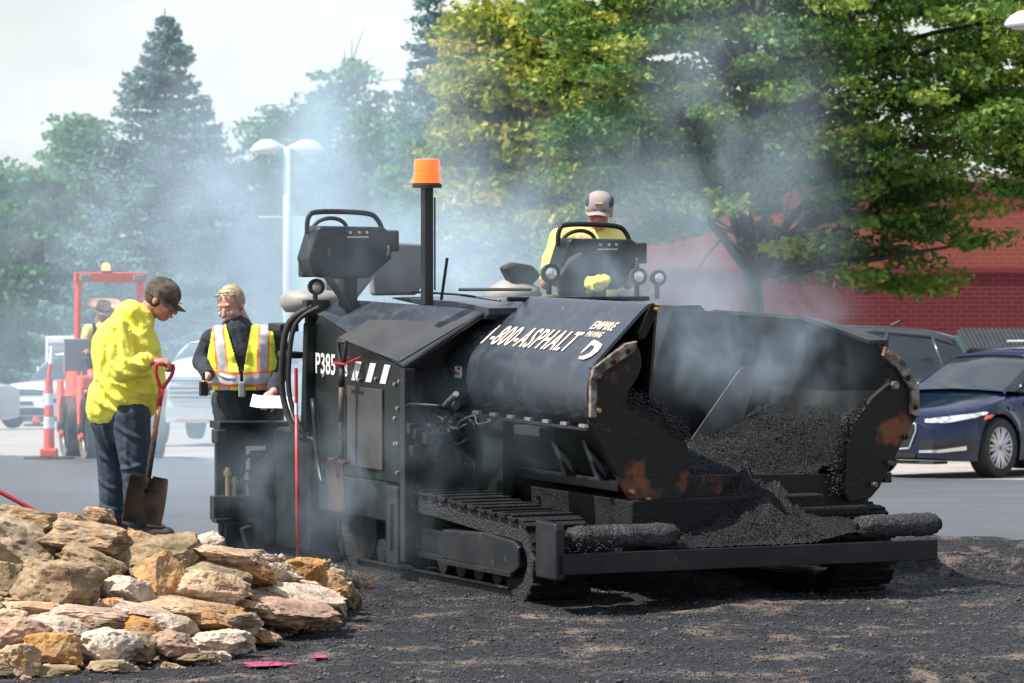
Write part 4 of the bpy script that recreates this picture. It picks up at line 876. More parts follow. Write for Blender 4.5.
me=folds(remesh(torso(.016),.0065,6),D,[(215,350,226,368,.008,.014),(256,350,266,368,.008,.014),(218,372,236,378,.008,.010)])
bm=bmesh.new(); bm.from_mesh(me); kill=[]
s_=FPX/D
cutp=[]
for f in bm.faces:
    c=f.calc_center_median(); u=512+c.x/c.y*FPX; v=300-(c.z-HC)/c.y*FPX
    fr=f.normal.y<.25
    if v>390 or v<325: kill.append(f); continue
    if fr:
        ap=243; half=max(0,(382-v))*.24
        xc_=239+(v-326)*.05
        if v<383 and abs(u-xc_)<max(1.2,half*.95): kill.append(f); continue
    if u<208+max(0,(356-v))*.16 and v<358: kill.append(f); continue
    if u>276-max(0,(354-v))*.14 and v<358: kill.append(f); continue
bmesh.ops.delete(bm,geom=kill,context='FACES')
# tape: material index from position
for f in bm.faces:
    c=f.calc_center_median(); u=512+c.x/c.y*FPX; v=300-(c.z-HC)/c.y*FPX; i=0
    lx=219+(v-335)*.10; rx=264-(v-335)*.04
    for bx in (lx,rx):
        if abs(u-bx)<6: i=2
        if abs(u-bx)<4.2: i=1
    by=380-(abs(u-243)*.07)
    if abs(v-by)<7.5: i=2
    if abs(v-by)<4.8: i=1
    f.material_index=i
bm.to_mesh(me); bm.free(); obj('safety_vest',me,[M_lime,M_silver,M_otrim],wom,smooth=True,solid=.006)
b=B(); b.ell(hc+Hm@Vector((0,-.022,.035)),(.083,.098,.094),Hm); 
bm=b.bm; 
bmesh.ops.delete(bm,geom=[v for v in bm.verts if (Hm.transposed()@(v.co-hc)).y>.045+.0 and (Hm.transposed()@(v.co-hc)).z<.085],context='VERTS')
hr=b.done('hair',M_blond,wom,smooth=True,solid=.008); bb=B().ell(hc+Hm@Vector((0.0,-.075,.085)),(.042,.04,.034),Hm); bb.ell(hc+Hm@Vector((0.01,-.05,.108)),(.028,.03,.02),Hm); obj('hair_bun',remesh(bb,.006,2,disp=.006,dscale=.02),M_blond,hr)
sg=B()
for q in (-1,1): sg.ell(hc+Hm@Vector((q*.032,.062,.100)),(.026,.007,.015),Hm@Matrix.Rotation(R(-35),3,'X'))
sg.done('sunglasses',mat('mirror_glasses',(.55,.57,.6),rough=.1,metal=.6),wom,smooth=True)
tag(B().box(-.025,.025,-.02,.02,-.05,.04).cyl((0,0,.05),(0,0,.10),.012,8).done('handheld_gauge',M_rubber,None,bevel=.008,world=frame(wR+Vector((-.02,-.09,-.07)),20)),'small black gauge held in the hand of the woman in the vest','gauge')
nb=B().sheet([[(x,y,.010*math.sin(x*18)) for y in (-.09,0,.09)] for x in np.linspace(-.13,.13,9)]).done('paper',M_white,None,solid=.002,smooth=True)
nb.matrix_world=Matrix.Translation(W(272,402,31.2))@Matrix.Rotation(R(8),4,'Y')@Matrix.Rotation(R(24),4,'X'); tag(nb,'white sheet of paper held in the other hand of the woman in the vest','paper')
B().box(-.022,.022,-.02,.02,-.06,.04).done('pager',mat('grey_pager',(.22,.24,.26),rough=.5),wom,bevel=.01,world=frame(W(242,388,D-.24),0))
# --- paver operator
D=31.95
hc=W(599,212,D); Hm=rotm(176,-13,-3)
hd=B(); head(hd,hc,Hm,1.02)
base=hc+Vector((0,.08,-.62)); nk=hc+Vector((0,.06,-.16)); sR=hc+Vector((-.235,.06,-.175)); sL=hc+Vector((.105,.06,-.175))
eR=sR+Vector((-.10,-.02,-.28)); wR=W(580,240,D-.25); eL=sL+Vector((.08,-.03,-.28)); wL=W(618,262,D-.22)
hd.cap(nk,.07,base,.14); hd.cap(sR,.065,sL,.065); hd.cap(sR,.055,eR,.043); hd.cap(eR,.042,wR,.03); hd.cap(sL,.055,eL,.043); hd.cap(eL,.042,wL,.03)
hand(hd,wR,Vector((1,-.2,-.1)),Vector((.0,-.3,-1)),.9); hand(hd,wL,Vector((-1,-.2,0)),Vector((0,0,-1)),.9,side=-1)
for q in (-1,1):
    h_=base+Vector((q*.10,0,0)); k_=h_+Vector((q*.02,-.30,.0)); f_=k_+Vector((0,-.05,-.40)); hd.cap(h_,.09,k_,.065); hd.cap(k_,.055,f_,.04); hd.cap(f_,.04,f_+Vector((0,-.15,-.04)),.035)
op=mk_person(hd,'paver operator in a pale yellow shirt and grey cap, seated behind the far console',M_skin); face_bits(op,hc,Hm,1.02)
b=B(); b.cap(nk+Vector((0,0,-.06)),.10,base,.18); b.cap(sR,.085,sL,.085); b.cap(hc+Vector((0,.08,-.35)),.15,base,.15)
for s0,e0 in ((sR,eR),(sL,eL)): b.cap(s0,.09,s0.lerp(e0,.8),.07)
M_ysh=mat('pale_yellow_shirt',(.80,.72,.22),(.70,.62,.16),6,.4,.7,rough=.8,bump=.3,bscale=10,bdist=.02)
obj('shirt',remesh(b,.011,3,disp=.05,dscale=.12),M_ysh,op)
b=B()
for q in (-1,1):
    h_=base+Vector((q*.10,0,0)); k_=h_+Vector((q*.08,-.42,.0)); f_=k_+Vector((0,-.05,-.36)); b.cap(h_,.13,k_,.085); b.cap(k_,.085,f_,.07)
obj('trousers',remesh(b,.012,2,disp=.03),M_jean,op)
for q in (-1,1):
    f_=base+Vector((q*.18,-.47,-.42)); b=B(); b.cap(f_,.05,f_+Vector((0,-.17,0)),.045); obj('boot',remesh(b,.012,1),M_boot,op)
cp=capon(op,hc,Hm,1.04,M_caph,M_caph)
B().cap(hc+Hm@Vector((-.02,.098,.075)),.008,hc+Hm@Vector((.02,.098,.075)),.008).done('cap_badge',mat('badge',(.55,.28,.12),rough=.7),cp)
for q in (-1,1): B().ell(hc+Hm@Vector((q*.062,-.02,.06)),(.032,.085,.05),Hm).done('mesh_side',M_capd,cp,smooth=True)
# ---------------- roller and its driver ----------------
RO=Vector(((84-512)/FPX*65,65,gz(65)+.0)); f2=Vector((.25,-.97,0)).normalized(); r2=Vector((.97,.25,0)).normalized()
RM=Matrix(((f2.x,r2.x,0,RO.x),(f2.y,r2.y,0,RO.y),(0,0,1,RO.z),(0,0,0,1)))
ro=empty('asphalt_roller',RM,'orange tandem roller with an open roll-over frame, behind the man in the hoodie','roller')
def Q(b,name,m,bev=.01,parent=ro,**k): return b.done(name,m,parent,bevel=bev,**k)
M_drum=mat('drum_steel',(.16,.14,.12),(.08,.075,.07),5,.4,.7,rough=.4,metal=.5)
M_blk=mat('machine_black',(.02,.022,.025),rough=.5)
for dx in (0,-1.6):
    dr=Q(B().lathe([(.30,.04),(.37,.02),(.40,.0),(.40,1.0),(.37,.98),(.30,.96)],(dx,0,.40),(0,1,0),40,close=False),'drum',M_drum,0,sm_angle=40,solid=.02)
    Q(B().lathe([(.02,.06),(.30,.06)],(dx,0,.40),(0,1,0),30,close=False),'drum_web',M_blk,0,parent=dr)
    for y in (-.07,1.02):
        Q(B().prism([(dx-.14,1.02),(dx+.12,1.02),(dx+.14,.80),(dx+.03,.66),(dx+.02,.45),(dx+.10,.30),(dx-.02,.24),(dx-.12,.32),(dx-.14,.6),(dx-.24,.82)],1,y,y+.05),'fork',M_orange)
        Q(B().cyl((dx,y-.02,.40),(dx,y+.06,.40),.07,16),'hub',M_blk)
Q(B().box(-.22,.16,-.06,1.06,.92,1.10),'front_yoke',M_orange,.03)
Q(B().box(.16,.19,.05,.25,.80,1.0),'headlamp_plate',mat('pale_lamp_plate',(.5,.5,.48),rough=.3),.01)
Q(B().prism([(-2.3,.75),(-.35,.75),(-.25,1.0),(-.45,1.18),(-.9,1.20),(-1.3,1.35),(-2.2,1.30)],1,.12,.90),'hull',M_orange,.04)
Q(B().box(-.80,-.40,.0,1.0,.70,.85),'platform',M_blk)
Q(B().prism([(-.55,1.15),(-.35,1.15),(-.28,1.55),(-.42,1.60)],1,.35,.70),'console',M_blk,.02)
for y in (.05,.88):
    Q(B().tube([(-.85,y-.0,.95),(-.83,y,1.5),(-.75,y,2.42)],.05,4),'frame_post',M_orange,.01)
Q(B().box(-.80,-.70,.0,.95,2.32,2.45),'frame_bar',M_orange,.015)
Q(B().tube([(-1.5,.0,1.1),(-1.5,.0,1.3),(-1.2,.02,1.35)],.025,8),'hand_rail',M_orange,0)
Q(B().tube(spl([(-1.0,1.02,1.05),(-.95,1.05,1.5),(-1.1,1.05,1.65),(-1.4,1.02,1.62)],5),.03,8),'hand_rail',M_orange,0,smooth=True)
for y in (.13,.84): 
    q=Q(B().box(-.70,-.62,y-.07,y+.07,2.34,2.42),'work_light',mat('lamp_box',(.25,.27,.28),rough=.3),.01)
Q(B().lathe([(.07,0),(.07,.02)],(-.75,.42,2.45)),'beacon_base',M_blk,.0); Q(B().lathe([(.055,0),(.055,.07),(.04,.095),(.01,.10)],(-.75,.42,2.47)),'beacon',mat('orange_beacon',(.9,.18,.03),emit=((1,.3,.1),2.0),rough=.2),0,sm_angle=50)
Q(B().box(-.66,-.63,-.16,.18,1.15,1.58),'mud_screen',mat('grey_panel',(.22,.25,.28),rough=.4),.03)
Q(B().box(-1.35,-1.0,.3,.75,1.2,1.28).box(-1.38,-1.3,.3,.75,1.25,1.65),'seat',M_blk,.03)
Q(B().tube([(-.65+.04*math.cos(a)*0-.0,.52+.17*math.cos(a),1.62+.1*math.sin(a)) for a in np.linspace(0,6.283,21)],.014,6,cap=False),'steering_wheel',M_blk,0)
tag(ro,None)
def RW(x,y,z): return RM@Vector((x,y,z))
hb=B(); hc=at(103,312,65.9); Hm=rotm(205,-28,0); head(hb,hc,Hm,1.0)
base=hc+Vector((-.02,.10,-.66)); nk=hc+Vector((0,.05,-.15)); sR=hc+Vector((-.2,.08,-.24)); sL=hc+Vector((.2,.08,-.24)); eR=sR+Vector((-.07,-.08,-.27)); eL=sL+Vector((.07,-.08,-.27)); wR=eR+Vector((.08,-.25,0)); wL=eL+Vector((-.08,-.25,0))
hb.cap(nk,.06,base,.13); hb.cap(sR,.06,sL,.06)
for s0,e0,w0,sd_ in ((sR,eR,wR,1),(sL,eL,wL,-1)): hb.cap(s0,.05,e0,.042); hb.cap(e0,.04,w0,.03); hand(hb,w0,Vector((.1*sd_,-1,0)),Vector((0,0,-1)),.9,1,sd_)
for q in (-1,1):
    h_=base+Vector((q*.1,0,0)); k_=h_+Vector((q*.06,-.4,.02)); f_=k_+Vector((0,-.05,-.38)); hb.cap(h_,.08,k_,.06); hb.cap(k_,.05,f_,.04); hb.cap(f_,.04,f_+Vector((0,-.14,-.03)),.035)
dv=mk_person(hb,'roller driver in a straw cowboy hat and yellow shirt, seated inside the orange frame',M_skin2,.012); face_bits(dv,hc,Hm)
b=B(); b.cap(nk+Vector((0,0,-.05)),.09,base,.16); b.cap(sR,.08,sL,.08)
for s0,e0 in ((sR,eR),(sL,eL)): b.cap(s0,.08,e0,.06)
obj('shirt',remesh(b,.014,3,disp=.04,dscale=.12),M_ysh,dv)
b=B(); b.cap(sR+Vector((.08,-.09,.07)),.025,base+Vector((-.05,-.17,.1)),.025); b.cap(sL+Vector((-.08,-.09,.07)),.025,base+Vector((.05,-.17,.1)),.025); b.done('braces',M_navy,dv)
b=B()
for q in (-1,1):
    h_=base+Vector((q*.1,0,0)); k_=h_+Vector((q*.06,-.4,.02)); b.cap(h_,.12,k_,.085); b.cap(k_,.08,k_+Vector((0,-.05,-.36)),.065)
obj('trousers',remesh(b,.014,2),M_jean,dv)
rows=[]
for rr,hh,up_ in ((.012,.15,0),(.06,.155,0),(.078,.135,0),(.088,.06,0),(.092,.045,0),(.14,.035,.02),(.19,.045,.06),(.215,.06,.08)):
    rows.append([hc+Hm@Vector((rr*1.12*math.cos(a),-.01+rr*1.2*math.sin(a),hh+up_*math.cos(a)**2)) for a in np.linspace(0,6.2832,29)])
ht=B().sheet(rows).done('straw_hat',M_straw,dv,smooth=True,solid=.006)
B().sheet([[hc+Hm@Vector((.093*1.12*math.cos(a),-.01+.093*1.2*math.sin(a),z)) for a in np.linspace(0,6.2832,25)] for z in (.047,.068)]).done('hat_band',M_rubber,ht)
# ---------------- vehicles ----------------
M_glass=mat('car_glass',(.02,.028,.030),rough=.04,spec=.8)
M_tyre=mat('tyre',(.02,.02,.02),rough=.8)
M_rim=mat('alloy_rim',(.55,.55,.56),rough=.28,metal=.7)
M_headl=mat('headlamp_glass',(.62,.64,.66),(.30,.32,.34),14,.45,.6,rough=.12,metal=.3,coat=.6)
M_blkpl=mat('black_trim',(.018,.018,.02),rough=.45)
M_grl=mat('dark_grille',(.012,.013,.015),rough=.4)
M_chr=mat('chrome_trim',(.75,.76,.78),rough=.15,metal=.9)
def wheel(parent,x,y,side,r,w=.23,spokes=10,twin=True):
    o=empty('wheel',Matrix(),None,None); o.parent=parent; o.location=(x,y,r)
    ty=B().lathe([(r*.70,-w/2),(r*.93,-w/2),(r*.985,-w*.38),(r,-w*.2),(r,w*.2),(r*.985,w*.38),(r*.93,w/2),(r*.70,w/2)],(0,0,0),(0,1,0),40,close=False).done('tyre',M_tyre,o,smooth=True,solid=.01)
    s=side; b=B(); b.lathe([(r*.71,s*w*.48),(r*.67,s*w*.50),(r*.64,s*w*.44),(r*.64,s*w*.1)],(0,0,0),(0,1,0),40,close=False)
    for k in range(spokes):
        a=2*math.pi*k/spokes
        for da in ((-.13,.13) if twin else (0,)):
            p0=Vector((r*.12*math.cos(a+da*.6),s*w*.40,r*.12*math.sin(a+da*.6))); p1=Vector((r*.66*math.cos(a+da),s*w*.47,r*.66*math.sin(a+da)))
            b.tube([p0,p1],[r*.075,r*.05],6)
    b.cyl((0,s*w*.3,0),(0,s*w*.46,0),r*.16,18); b.done('rim',M_rim,o,sm_angle=40,solid=0)
    B().cyl((0,-w*.3*s,0),(0,s*w*.02,0),r*.62,26).done('brake_disc',M_blkpl,o)
    B().cyl((0,s*w*.46,0),(0,s*w*.47,0),r*.075,14).done('hub_cap',M_red,o)
    return o
def car(name,label,M,p,m):
    root=empty(name,M,label,p.get('cat','car'),p.get('group'))
    Ln,Wd=p['L'],p['W']/2; r=p['r']; fx=-p['fo']; rx=fx-p['wb']; gc=p['gc']
    xs=set(np.round(np.linspace(0,-Ln,46),3))
    for c in (fx,rx):
        for k in range(-7,8): xs.add(round(c+(r*1.16)*math.sin(k/7*math.pi/2),3))
    xs=sorted(xs,reverse=True)
    prof=lambda t,tab: float(np.interp(t,[a for a,_ in tab],[b for _,b in tab]))
    rows=[]
    for x in xs:
        t=-x
        wf=prof(t,[(0,p.get('nose',.72)),(.08,p.get('nose',.72)+.1),(.25,.93),(.6,.99),(1.2,1),(Ln-.9,1),(Ln-.3,.95),(Ln-.06,.88),(Ln,.80)])
        w_=Wd*wf; top=prof(t,p['top']); belt=prof(t,p['belt']); zs=prof(t,p['sill'])
        arch=-1
        for c in (fx,rx):
            q=(r*1.14)**2-(x-c)**2
            if q>0: arch=max(arch,r+math.sqrt(q)*1.0)
        z0=max(zs,arch); fl=.018 if arch>0 else 0
        ptsh=[(0,zs if arch<0 else z0),(w_*.80,zs if arch<0 else z0),(w_*.80+.001,max(zs,arch-.0)),(w_*.975+fl,z0),(w_+fl,max(z0+.04,zs+.14)),(w_*1.005,max(z0+.08,(zs+belt)/2)),(w_*.985,belt-.10 if belt-.10>z0+.1 else z0+.12),(w_*.95,belt-.02),(w_*.88,belt+.30*(top-belt)),(w_*.70,belt+.72*(top-belt)),(w_*.38,belt+.95*(top-belt)),(0,top)]
        rows.append([(x,-y,z) for y,z in ptsh]+[(x,y,z) for y,z in ptsh[::-1][1:]])
    b=B().sheet(rows); n=len(rows[0])
    b.bm.verts.ensure_lookup_table(); b.bm.faces.new([b.bm.verts[i] for i in range(n)]); N_=len(b.bm.verts); b.bm.faces.new([b.bm.verts[N_-n+i] for i in range(n)])
    bmesh.ops.remove_doubles(b.bm,verts=b.bm.verts[:],dist=.0008)
    bmesh.ops.recalc_face_normals(b.bm,faces=b.bm.faces[:])
    bvh=bvhtree.BVHTree.FromBMesh(b.bm)
    body=b.done('body',m,root,sm_angle=38)
    # greenhouse: list of (x, z_base, z_top, half width base, half width top)
    gh=p['gh']
    rows=[]
    for (x,zb,zt,wb_,wt) in gh:
        rows.append([(x,-wb_,zb),(x,-wb_*.5-wt*.5-.01,(zb+zt)/2),(x,-wt,zt-.05),(x,-wt*.93,zt-.015),(x,-wt*.5,zt),(x,0,zt+.01),(x,wt*.5,zt),(x,wt*.93,zt-.015),(x,wt,zt-.05),(x,wb_*.5+wt*.5+.01,(zb+zt)/2),(x,wb_,zb)])
    gb=B().sheet(rows); bmesh.ops.recalc_face_normals(gb.bm,faces=gb.bm.faces[:]); gbv=bvhtree.BVHTree.FromBMesh(gb.bm)
    gl=gb.done('window',M_glass,root,sm_angle=30)
    # roof skin
    rr=[]
    for (x,zb,zt,wb_,wt) in gh[p['ri'][0]:p['ri'][1]]:
        rr.append([(x,y*wt,z+.012) for y,z in ((-1.01,zt-.055),(-.94,zt-.012),(-.5,zt+.003),(0,zt+.012),(.5,zt+.003),(.94,zt-.012),(1.01,zt-.055))])
    B().sheet(rr).done('roof',p.get('roofm',m),root,sm_angle=50,solid=.012)
    for s in (-1,1):
        for pa in p['pillars']:
            pts=[]
            for (x,f) in pa:
                i=[j for j in range(len(gh)-1) if gh[j][0]>=x>=gh[j+1][0]][0]; u=(gh[i][0]-x)/(gh[i][0]-gh[i+1][0]); g_=[gh[i][k]*(1-u)+gh[i+1][k]*u for k in range(5)]
                zb,zt,wb_,wt=g_[1:]; w__=wb_+(wt-wb_)*f+ .010*math.sin(f*3.14); pts.append((x,s*(w__+.004),zb+(zt-.05-zb)*f))
            B().tube(pts,.028,6).done('pillar',p.get('pilm',m),root,smooth=True)
    for (x,s) in ((fx,-1),(fx,1),(rx,-1),(rx,1)): wheel(root,x,s*(Wd-.115),s,r,spokes=p.get('spokes',10))
    def patch(nm,poly,mm,dir_,off=.006,par=body,div=8,which=None):
        """poly: list of 3D points, projected along dir_ on the body; quads rows interpolated between 2 polylines"""
        d=Vector(dir_).normalized(); (A,C)=poly; rws=[]
        for i in range(div+1):
            t=i/div; rw=[]
            for a,c in zip(A,C):
                q=Vector(a).lerp(Vector(c),t); h=(which or bvh).ray_cast(q-d*3,d,6)
                rw.append(tuple((h[0]+h[1]*off if h[1].dot(d)<0 else h[0]-h[1]*off)) if h[0] else tuple(q))
            rws.append(rw)
        return B().sheet(rws).done(nm,mm,par,solid=.006)
    return root,body,patch,bvh,gbv
dense=lambda pts,n=6:[tuple(Vector(pts[i]).lerp(Vector(pts[i+1]),k/n)) for i in range(len(pts)-1) for k in range(n)]+[pts[-1]]
M_blue=mat('midnight_blue_paint',(.002,.008,.035),rough=.12,coat=.45,spec=.35)
sed=dict(L=4.95,W=1.86,r=.345,fo=.88,wb=2.96,gc=.15,cat='sedan',nose=.66,
 top=[(0,.66),(.10,.74),(.3,.80),(.8,.90),(1.35,.985),(1.6,1.0),(3.8,1.02),(4.6,1.06),(4.95,1.0)],
 belt=[(0,.52),(.12,.60),(.4,.70),(.9,.80),(1.5,.90),(3,.95),(4.2,.98),(4.95,.92)],
 sill=[(0,.24),(.3,.20),(4.5,.2),(4.95,.3)],
 gh=[(-1.30,.985,1.0,.72,.70),(-1.55,.97,1.10,.80,.66),(-1.85,.95,1.25,.84,.63),(-2.15,.95,1.37,.86,.60),(-2.4,.95,1.425,.87,.585),(-2.8,.96,1.455,.87,.58),(-3.3,.97,1.44,.86,.57),(-3.8,.98,1.35,.84,.56),(-4.2,1.0,1.20,.78,.60),(-4.55,1.04,1.07,.70,.62)],
 ri=(3,8),pillars=[[(-1.45,.0),(-1.85,.86),(-2.15,1),(-2.8,1.02),(-3.3,1.0),(-3.8,.95),(-4.35,.1)],[(-2.75,0),(-2.75,1)]],spokes=10)
hd_=180+50
wp=at(1001,447,57.2); 
# place so that the near front wheel falls at wp
def place(p,hd_,wx,wy,side,Y):
    Mr=Matrix.Rotation(R(hd_),4,'Z'); loc=Mr@Vector((-p['fo'],side*(p['W']/2-.0),0)); return Matrix.Translation((wx-loc.x,wy-loc.y,gz(Y)))@Mr
MS=place(sed,hd_,wp.x,57.2,1,57.2)
root,body,patch,bvh,gbv=car('sedan','midnight blue sedan with multi-spoke alloy wheels, parked nose forward at the right edge',MS,sed,M_blue)
# grille, lights, intakes
FX=(-1,0,0)
patch('grille',(dense([(0,-.36,.62),(0,0,.64),(0,.36,.62)]),dense([(0,-.27,.36),(0,0,.34),(0,.27,.36)])),M_grl,FX,.012)
for seg in ([(-.0,-.37,.63),(0,0,.65),(0,.37,.63),(0,.37,.55),(0,.28,.35),(0,0,.33),(0,-.28,.35),(0,-.37,.55),(0,-.37,.63)],):
    pts=[]
    for q in dense(seg,5):
        h=bvh.ray_cast(Vector((2,q[1],q[2])),Vector(FX)); pts.append(h[0]+Vector((.012,0,0)))
    B().tube(pts,.012,6).done('grille_frame',M_chr,body,smooth=True)
for s in (-1,1):
    patch('headlight',(dense([(0,s*.50,.675),(-.15,s*.68,.70),(-.4,s*.87,.735),(-.62,s*.93,.755)]),dense([(0,s*.50,.635),(-.15,s*.68,.635),(-.4,s*.87,.685),(-.60,s*.93,.73)])),M_headl,(-.75,-s*.65,0),.010)
    patch('side_marker',(dense([(-.60,s*.9,.715),(-.74,s*.93,.735)]),dense([(-.56,s*.9,.665),(-.72,s*.93,.715)])),mat('amber_marker',(.8,.16,.04),rough=.2),(-.3,-s*1,0),.010)
    patch('intake',(dense([(0,s*.42,.44),(-.1,s*.62,.46),(-.3,s*.84,.48)]),dense([(0,s*.42,.30),(-.1,s*.62,.29),(-.3,s*.84,.29)])),M_grl,(-.8,-s*.6,0),.008)
    patch('chrome_blade',(dense([(0,s*.42,.325),(-.1,s*.62,.34),(-.3,s*.84,.38)]),dense([(0,s*.42,.30),(-.1,s*.62,.305),(-.3,s*.84,.335)])),M_chr,(-.8,-s*.6,0),.018)
    B().ell((-1.75,s*1.02,1.02),(.09,.11,.075)).done('side_mirror',M_blue,root,smooth=True)
patch('lower_intake',(dense([(0,-.38,.30),(0,.38,.30)]),dense([(0,-.36,.235),(0,.36,.235)])),M_grl,FX,.010)
patch('bonnet_seam',(dense([(-.1,-.62,1),(-.6,-.80,1),(-1.3,-.80,1)]),dense([(-.1,-.61,1),(-.6,-.79,1),(-1.3,-.79,1)])),M_blkpl,(0,0,-1),.003)
patch('bonnet_seam',(dense([(-.1,.62,1),(-.6,.80,1),(-1.3,.80,1)]),dense([(-.1,.61,1),(-.6,.79,1),(-1.3,.79,1)])),M_blkpl,(0,0,-1),.003)
B().box(-.30,-.02,-.60,.60,.17,.20).done('lip_spoiler',M_blkpl,root,bevel=.01)
suvp=dict(L=4.9,W=1.98,r=.38,fo=.85,wb=2.92,gc=.2,cat='suv',nose=.80,
 top=[(0,.95),(.12,1.02),(.6,1.08),(1.3,1.12),(4.7,1.10),(4.9,1.0)],belt=[(0,.80),(.15,.92),(.6,.98),(1.4,1.02),(4.3,1.06),(4.9,.98)],
 sill=[(0,.30),(4.9,.34)],
 gh=[(-1.35,1.08,1.12,.80,.78),(-1.6,1.05,1.32,.86,.74),(-1.95,1.04,1.55,.89,.70),(-2.25,1.04,1.69,.90,.68),(-2.8,1.05,1.76,.90,.68),(-3.6,1.06,1.75,.89,.67),(-4.3,1.07,1.70,.86,.65),(-4.65,1.07,1.62,.83,.62),(-4.82,1.05,1.40,.80,.68),(-4.88,1.02,1.10,.78,.76)],
 ri=(3,8),pillars=[[(-1.5,0),(-1.95,.9),(-2.25,1),(-3.6,1.02),(-4.3,1.0),(-4.62,.95)],[(-2.7,0),(-2.75,1)],[(-3.62,0),(-3.75,1)],[(-4.55,0),(-4.35,1)]],spokes=5)
M_grey=mat('graphite_paint',(.045,.055,.075),rough=.25,coat=.8)
sp_=at(975,385,68); 
Mg=Matrix.Translation((at(972,385,68).x,68.0,gz(68)))@Matrix.Rotation(R(176),4,'Z')@Matrix.Translation((4.9,0,0))
root2,b2,patch2,bv2,gb2=car('suv','dark grey suv parked behind the blue sedan, in front of the brick wall',Mg,dict(suvp,group='suvs'),M_grey)
for x in (-3.0,-3.95): patch2('door_handle',(dense([(x,1,.96),(x-.2,1,.96)]),dense([(x,1,.925),(x-.2,1,.925)])),M_chr,(0,-1,0),.02)
patch2('tail_light',(dense([(-4.62,1,1.0),(-4.85,.95,1.0)]),dense([(-4.62,1,.86),(-4.85,.95,.86)])),M_red,(0,-1,0),.012)
B().cyl((-3.8,.1,1.78),(-3.95,.1,1.85),.02,6).done('roof_fin',M_blkpl,root2)
# white suv left background
M_wcar=mat('white_car_paint',(.72,.74,.75),rough=.25,coat=.6)
wx=at(62,420,118).x
Mw=Matrix.Translation((at(24,420,116).x,116,gz(116)))@Matrix.Rotation(R(180+62),4,'Z')
root3,b3,patch3,bv3,gb3=car('suv','white suv with a black grille and clear headlights, left of the orange roller',Mw,dict(suvp,group='suvs'),M_wcar)
patch3('grille',(dense([(0,-.55,.98-.06),(0,.55,.92)]),dense([(0,-.5,.80),(0,.5,.80)])),M_grl,FX,.015)
patch3('grille_bar',(dense([(0,-.5,.87),(0,.5,.87)]),dense([(0,-.5,.85),(0,.5,.85)])),M_chr,FX,.03)
patch3('lower_intake',(dense([(0,-.7,.50),(0,.7,.50)]),dense([(0,-.7,.33),(0,.7,.33)])),M_grl,FX,.015)
patch3('number_plate',(dense([(0,-.26,.64),(0,.26,.64)]),dense([(0,-.26,.58),(0,.26,.58)])),M_grl,FX,.02)
for s in (-1,1): patch3('headlight',(dense([(0,s*.60,.93),(-.2,s*.85,.95),(-.45,s*.97,.96)]),dense([(0,s*.60,.80),(-.2,s*.85,.80),(-.45,s*.97,.84)])),M_headl,(-.8,-s*.6,0),.015); patch3('fog_intake',(dense([(0,s*.55,.70),(-.15,s*.85,.72)]),dense([(0,s*.55,.62),(-.15,s*.85,.62)])),M_grl,(-.9,-s*.4,0),.015)
# silver car at the left edge
Ms_=Matrix.Translation((at(-26,420,112).x+.42,114,gz(114)))@Matrix.Rotation(R(90+62),4,'Z')@Matrix.Translation((4.95,0,0))
root4,b4,patch4,bv4,gb4=car('sedan','silver car cut off by the left edge of the photo, red tail light showing',Ms_,sed,mat('silver_paint',(.5,.52,.54),rough=.3,coat=.5))
for s in (-1,1): patch4('tail_light',(dense([(-4.95,s*.80,.95),(-4.7,s*.95,.93)]),dense([(-4.95,s*.80,.68),(-4.7,s*.95,.68)])),M_red,(.9,-s*.4,0),.015)
# white pickup behind the smoke
pk=dict(suvp,cat='pickup truck',L=5.6,W=2.1,wb=3.6,r=.42,nose=.90,top=[(0,1.0),(.15,1.10),(.5,1.24),(1.0,1.36),(1.7,1.46),(5.6,1.35)],belt=[(0,.9),(.2,1.0),(1.5,1.2),(5.6,1.2)],sill=[(0,.38),(5.6,.45)],
 gh=[(-1.5,1.28,1.34,.84,.82),(-1.75,1.2,1.48,.90,.78),(-2.1,1.2,1.58,.93,.74),(-2.4,1.2,1.64,.94,.72),(-3.2,1.2,1.66,.94,.72),(-3.9,1.2,1.64,.93,.71),(-4.2,1.2,1.6,.90,.74),(-4.25,1.2,1.3,.88,.80)],ri=(3,6),pillars=[[(-1.65,0),(-2.1,.9),(-2.4,1),(-3.2,1),(-3.9,1)],[(-3.0,0),(-3.0,1)]])
Mp=Matrix.Translation((at(207,440,80).x,80,gz(80)))@Matrix.Rotation(R(180+84),4,'Z')
root5,b5,patch5,bv5,gb5=car('pickup_truck','white pickup truck facing the camera, half veiled by smoke between the man and the woman',Mp,pk,M_wcar)
patch5('grille',(dense([(0,-.62,1.10),(0,.62,1.10)]),dense([(0,-.6,.72),(0,.6,.72)])),mat('grille_grey',(.16,.18,.2),rough=.4),FX,.015)
for k in range(5): patch5('grille_bar',(dense([(0,-.62,1.06-.075*k),(0,.62,1.06-.075*k)]),dense([(0,-.62,1.03-.075*k),(0,.62,1.03-.075*k)])),M_chr,FX,.04,div=1)
for s in (-1,1): patch5('headlight',(dense([(0,s*.68,1.05),(-.2,s*.98,1.05)]),dense([(0,s*.68,.85),(-.2,s*.98,.85)])),M_headl,(-.9,-s*.4,0),.02)
patch5('bumper',(dense([(0,-.9,.62),(0,.9,.62)]),dense([(0,-.9,.45),(0,.9,.45)])),M_chr,FX,.05)
patch5('red_strip',(dense([(0,-.5,.43),(0,.5,.43)]),dense([(0,-.5,.41),(0,.5,.41)])),M_red,FX,.05)
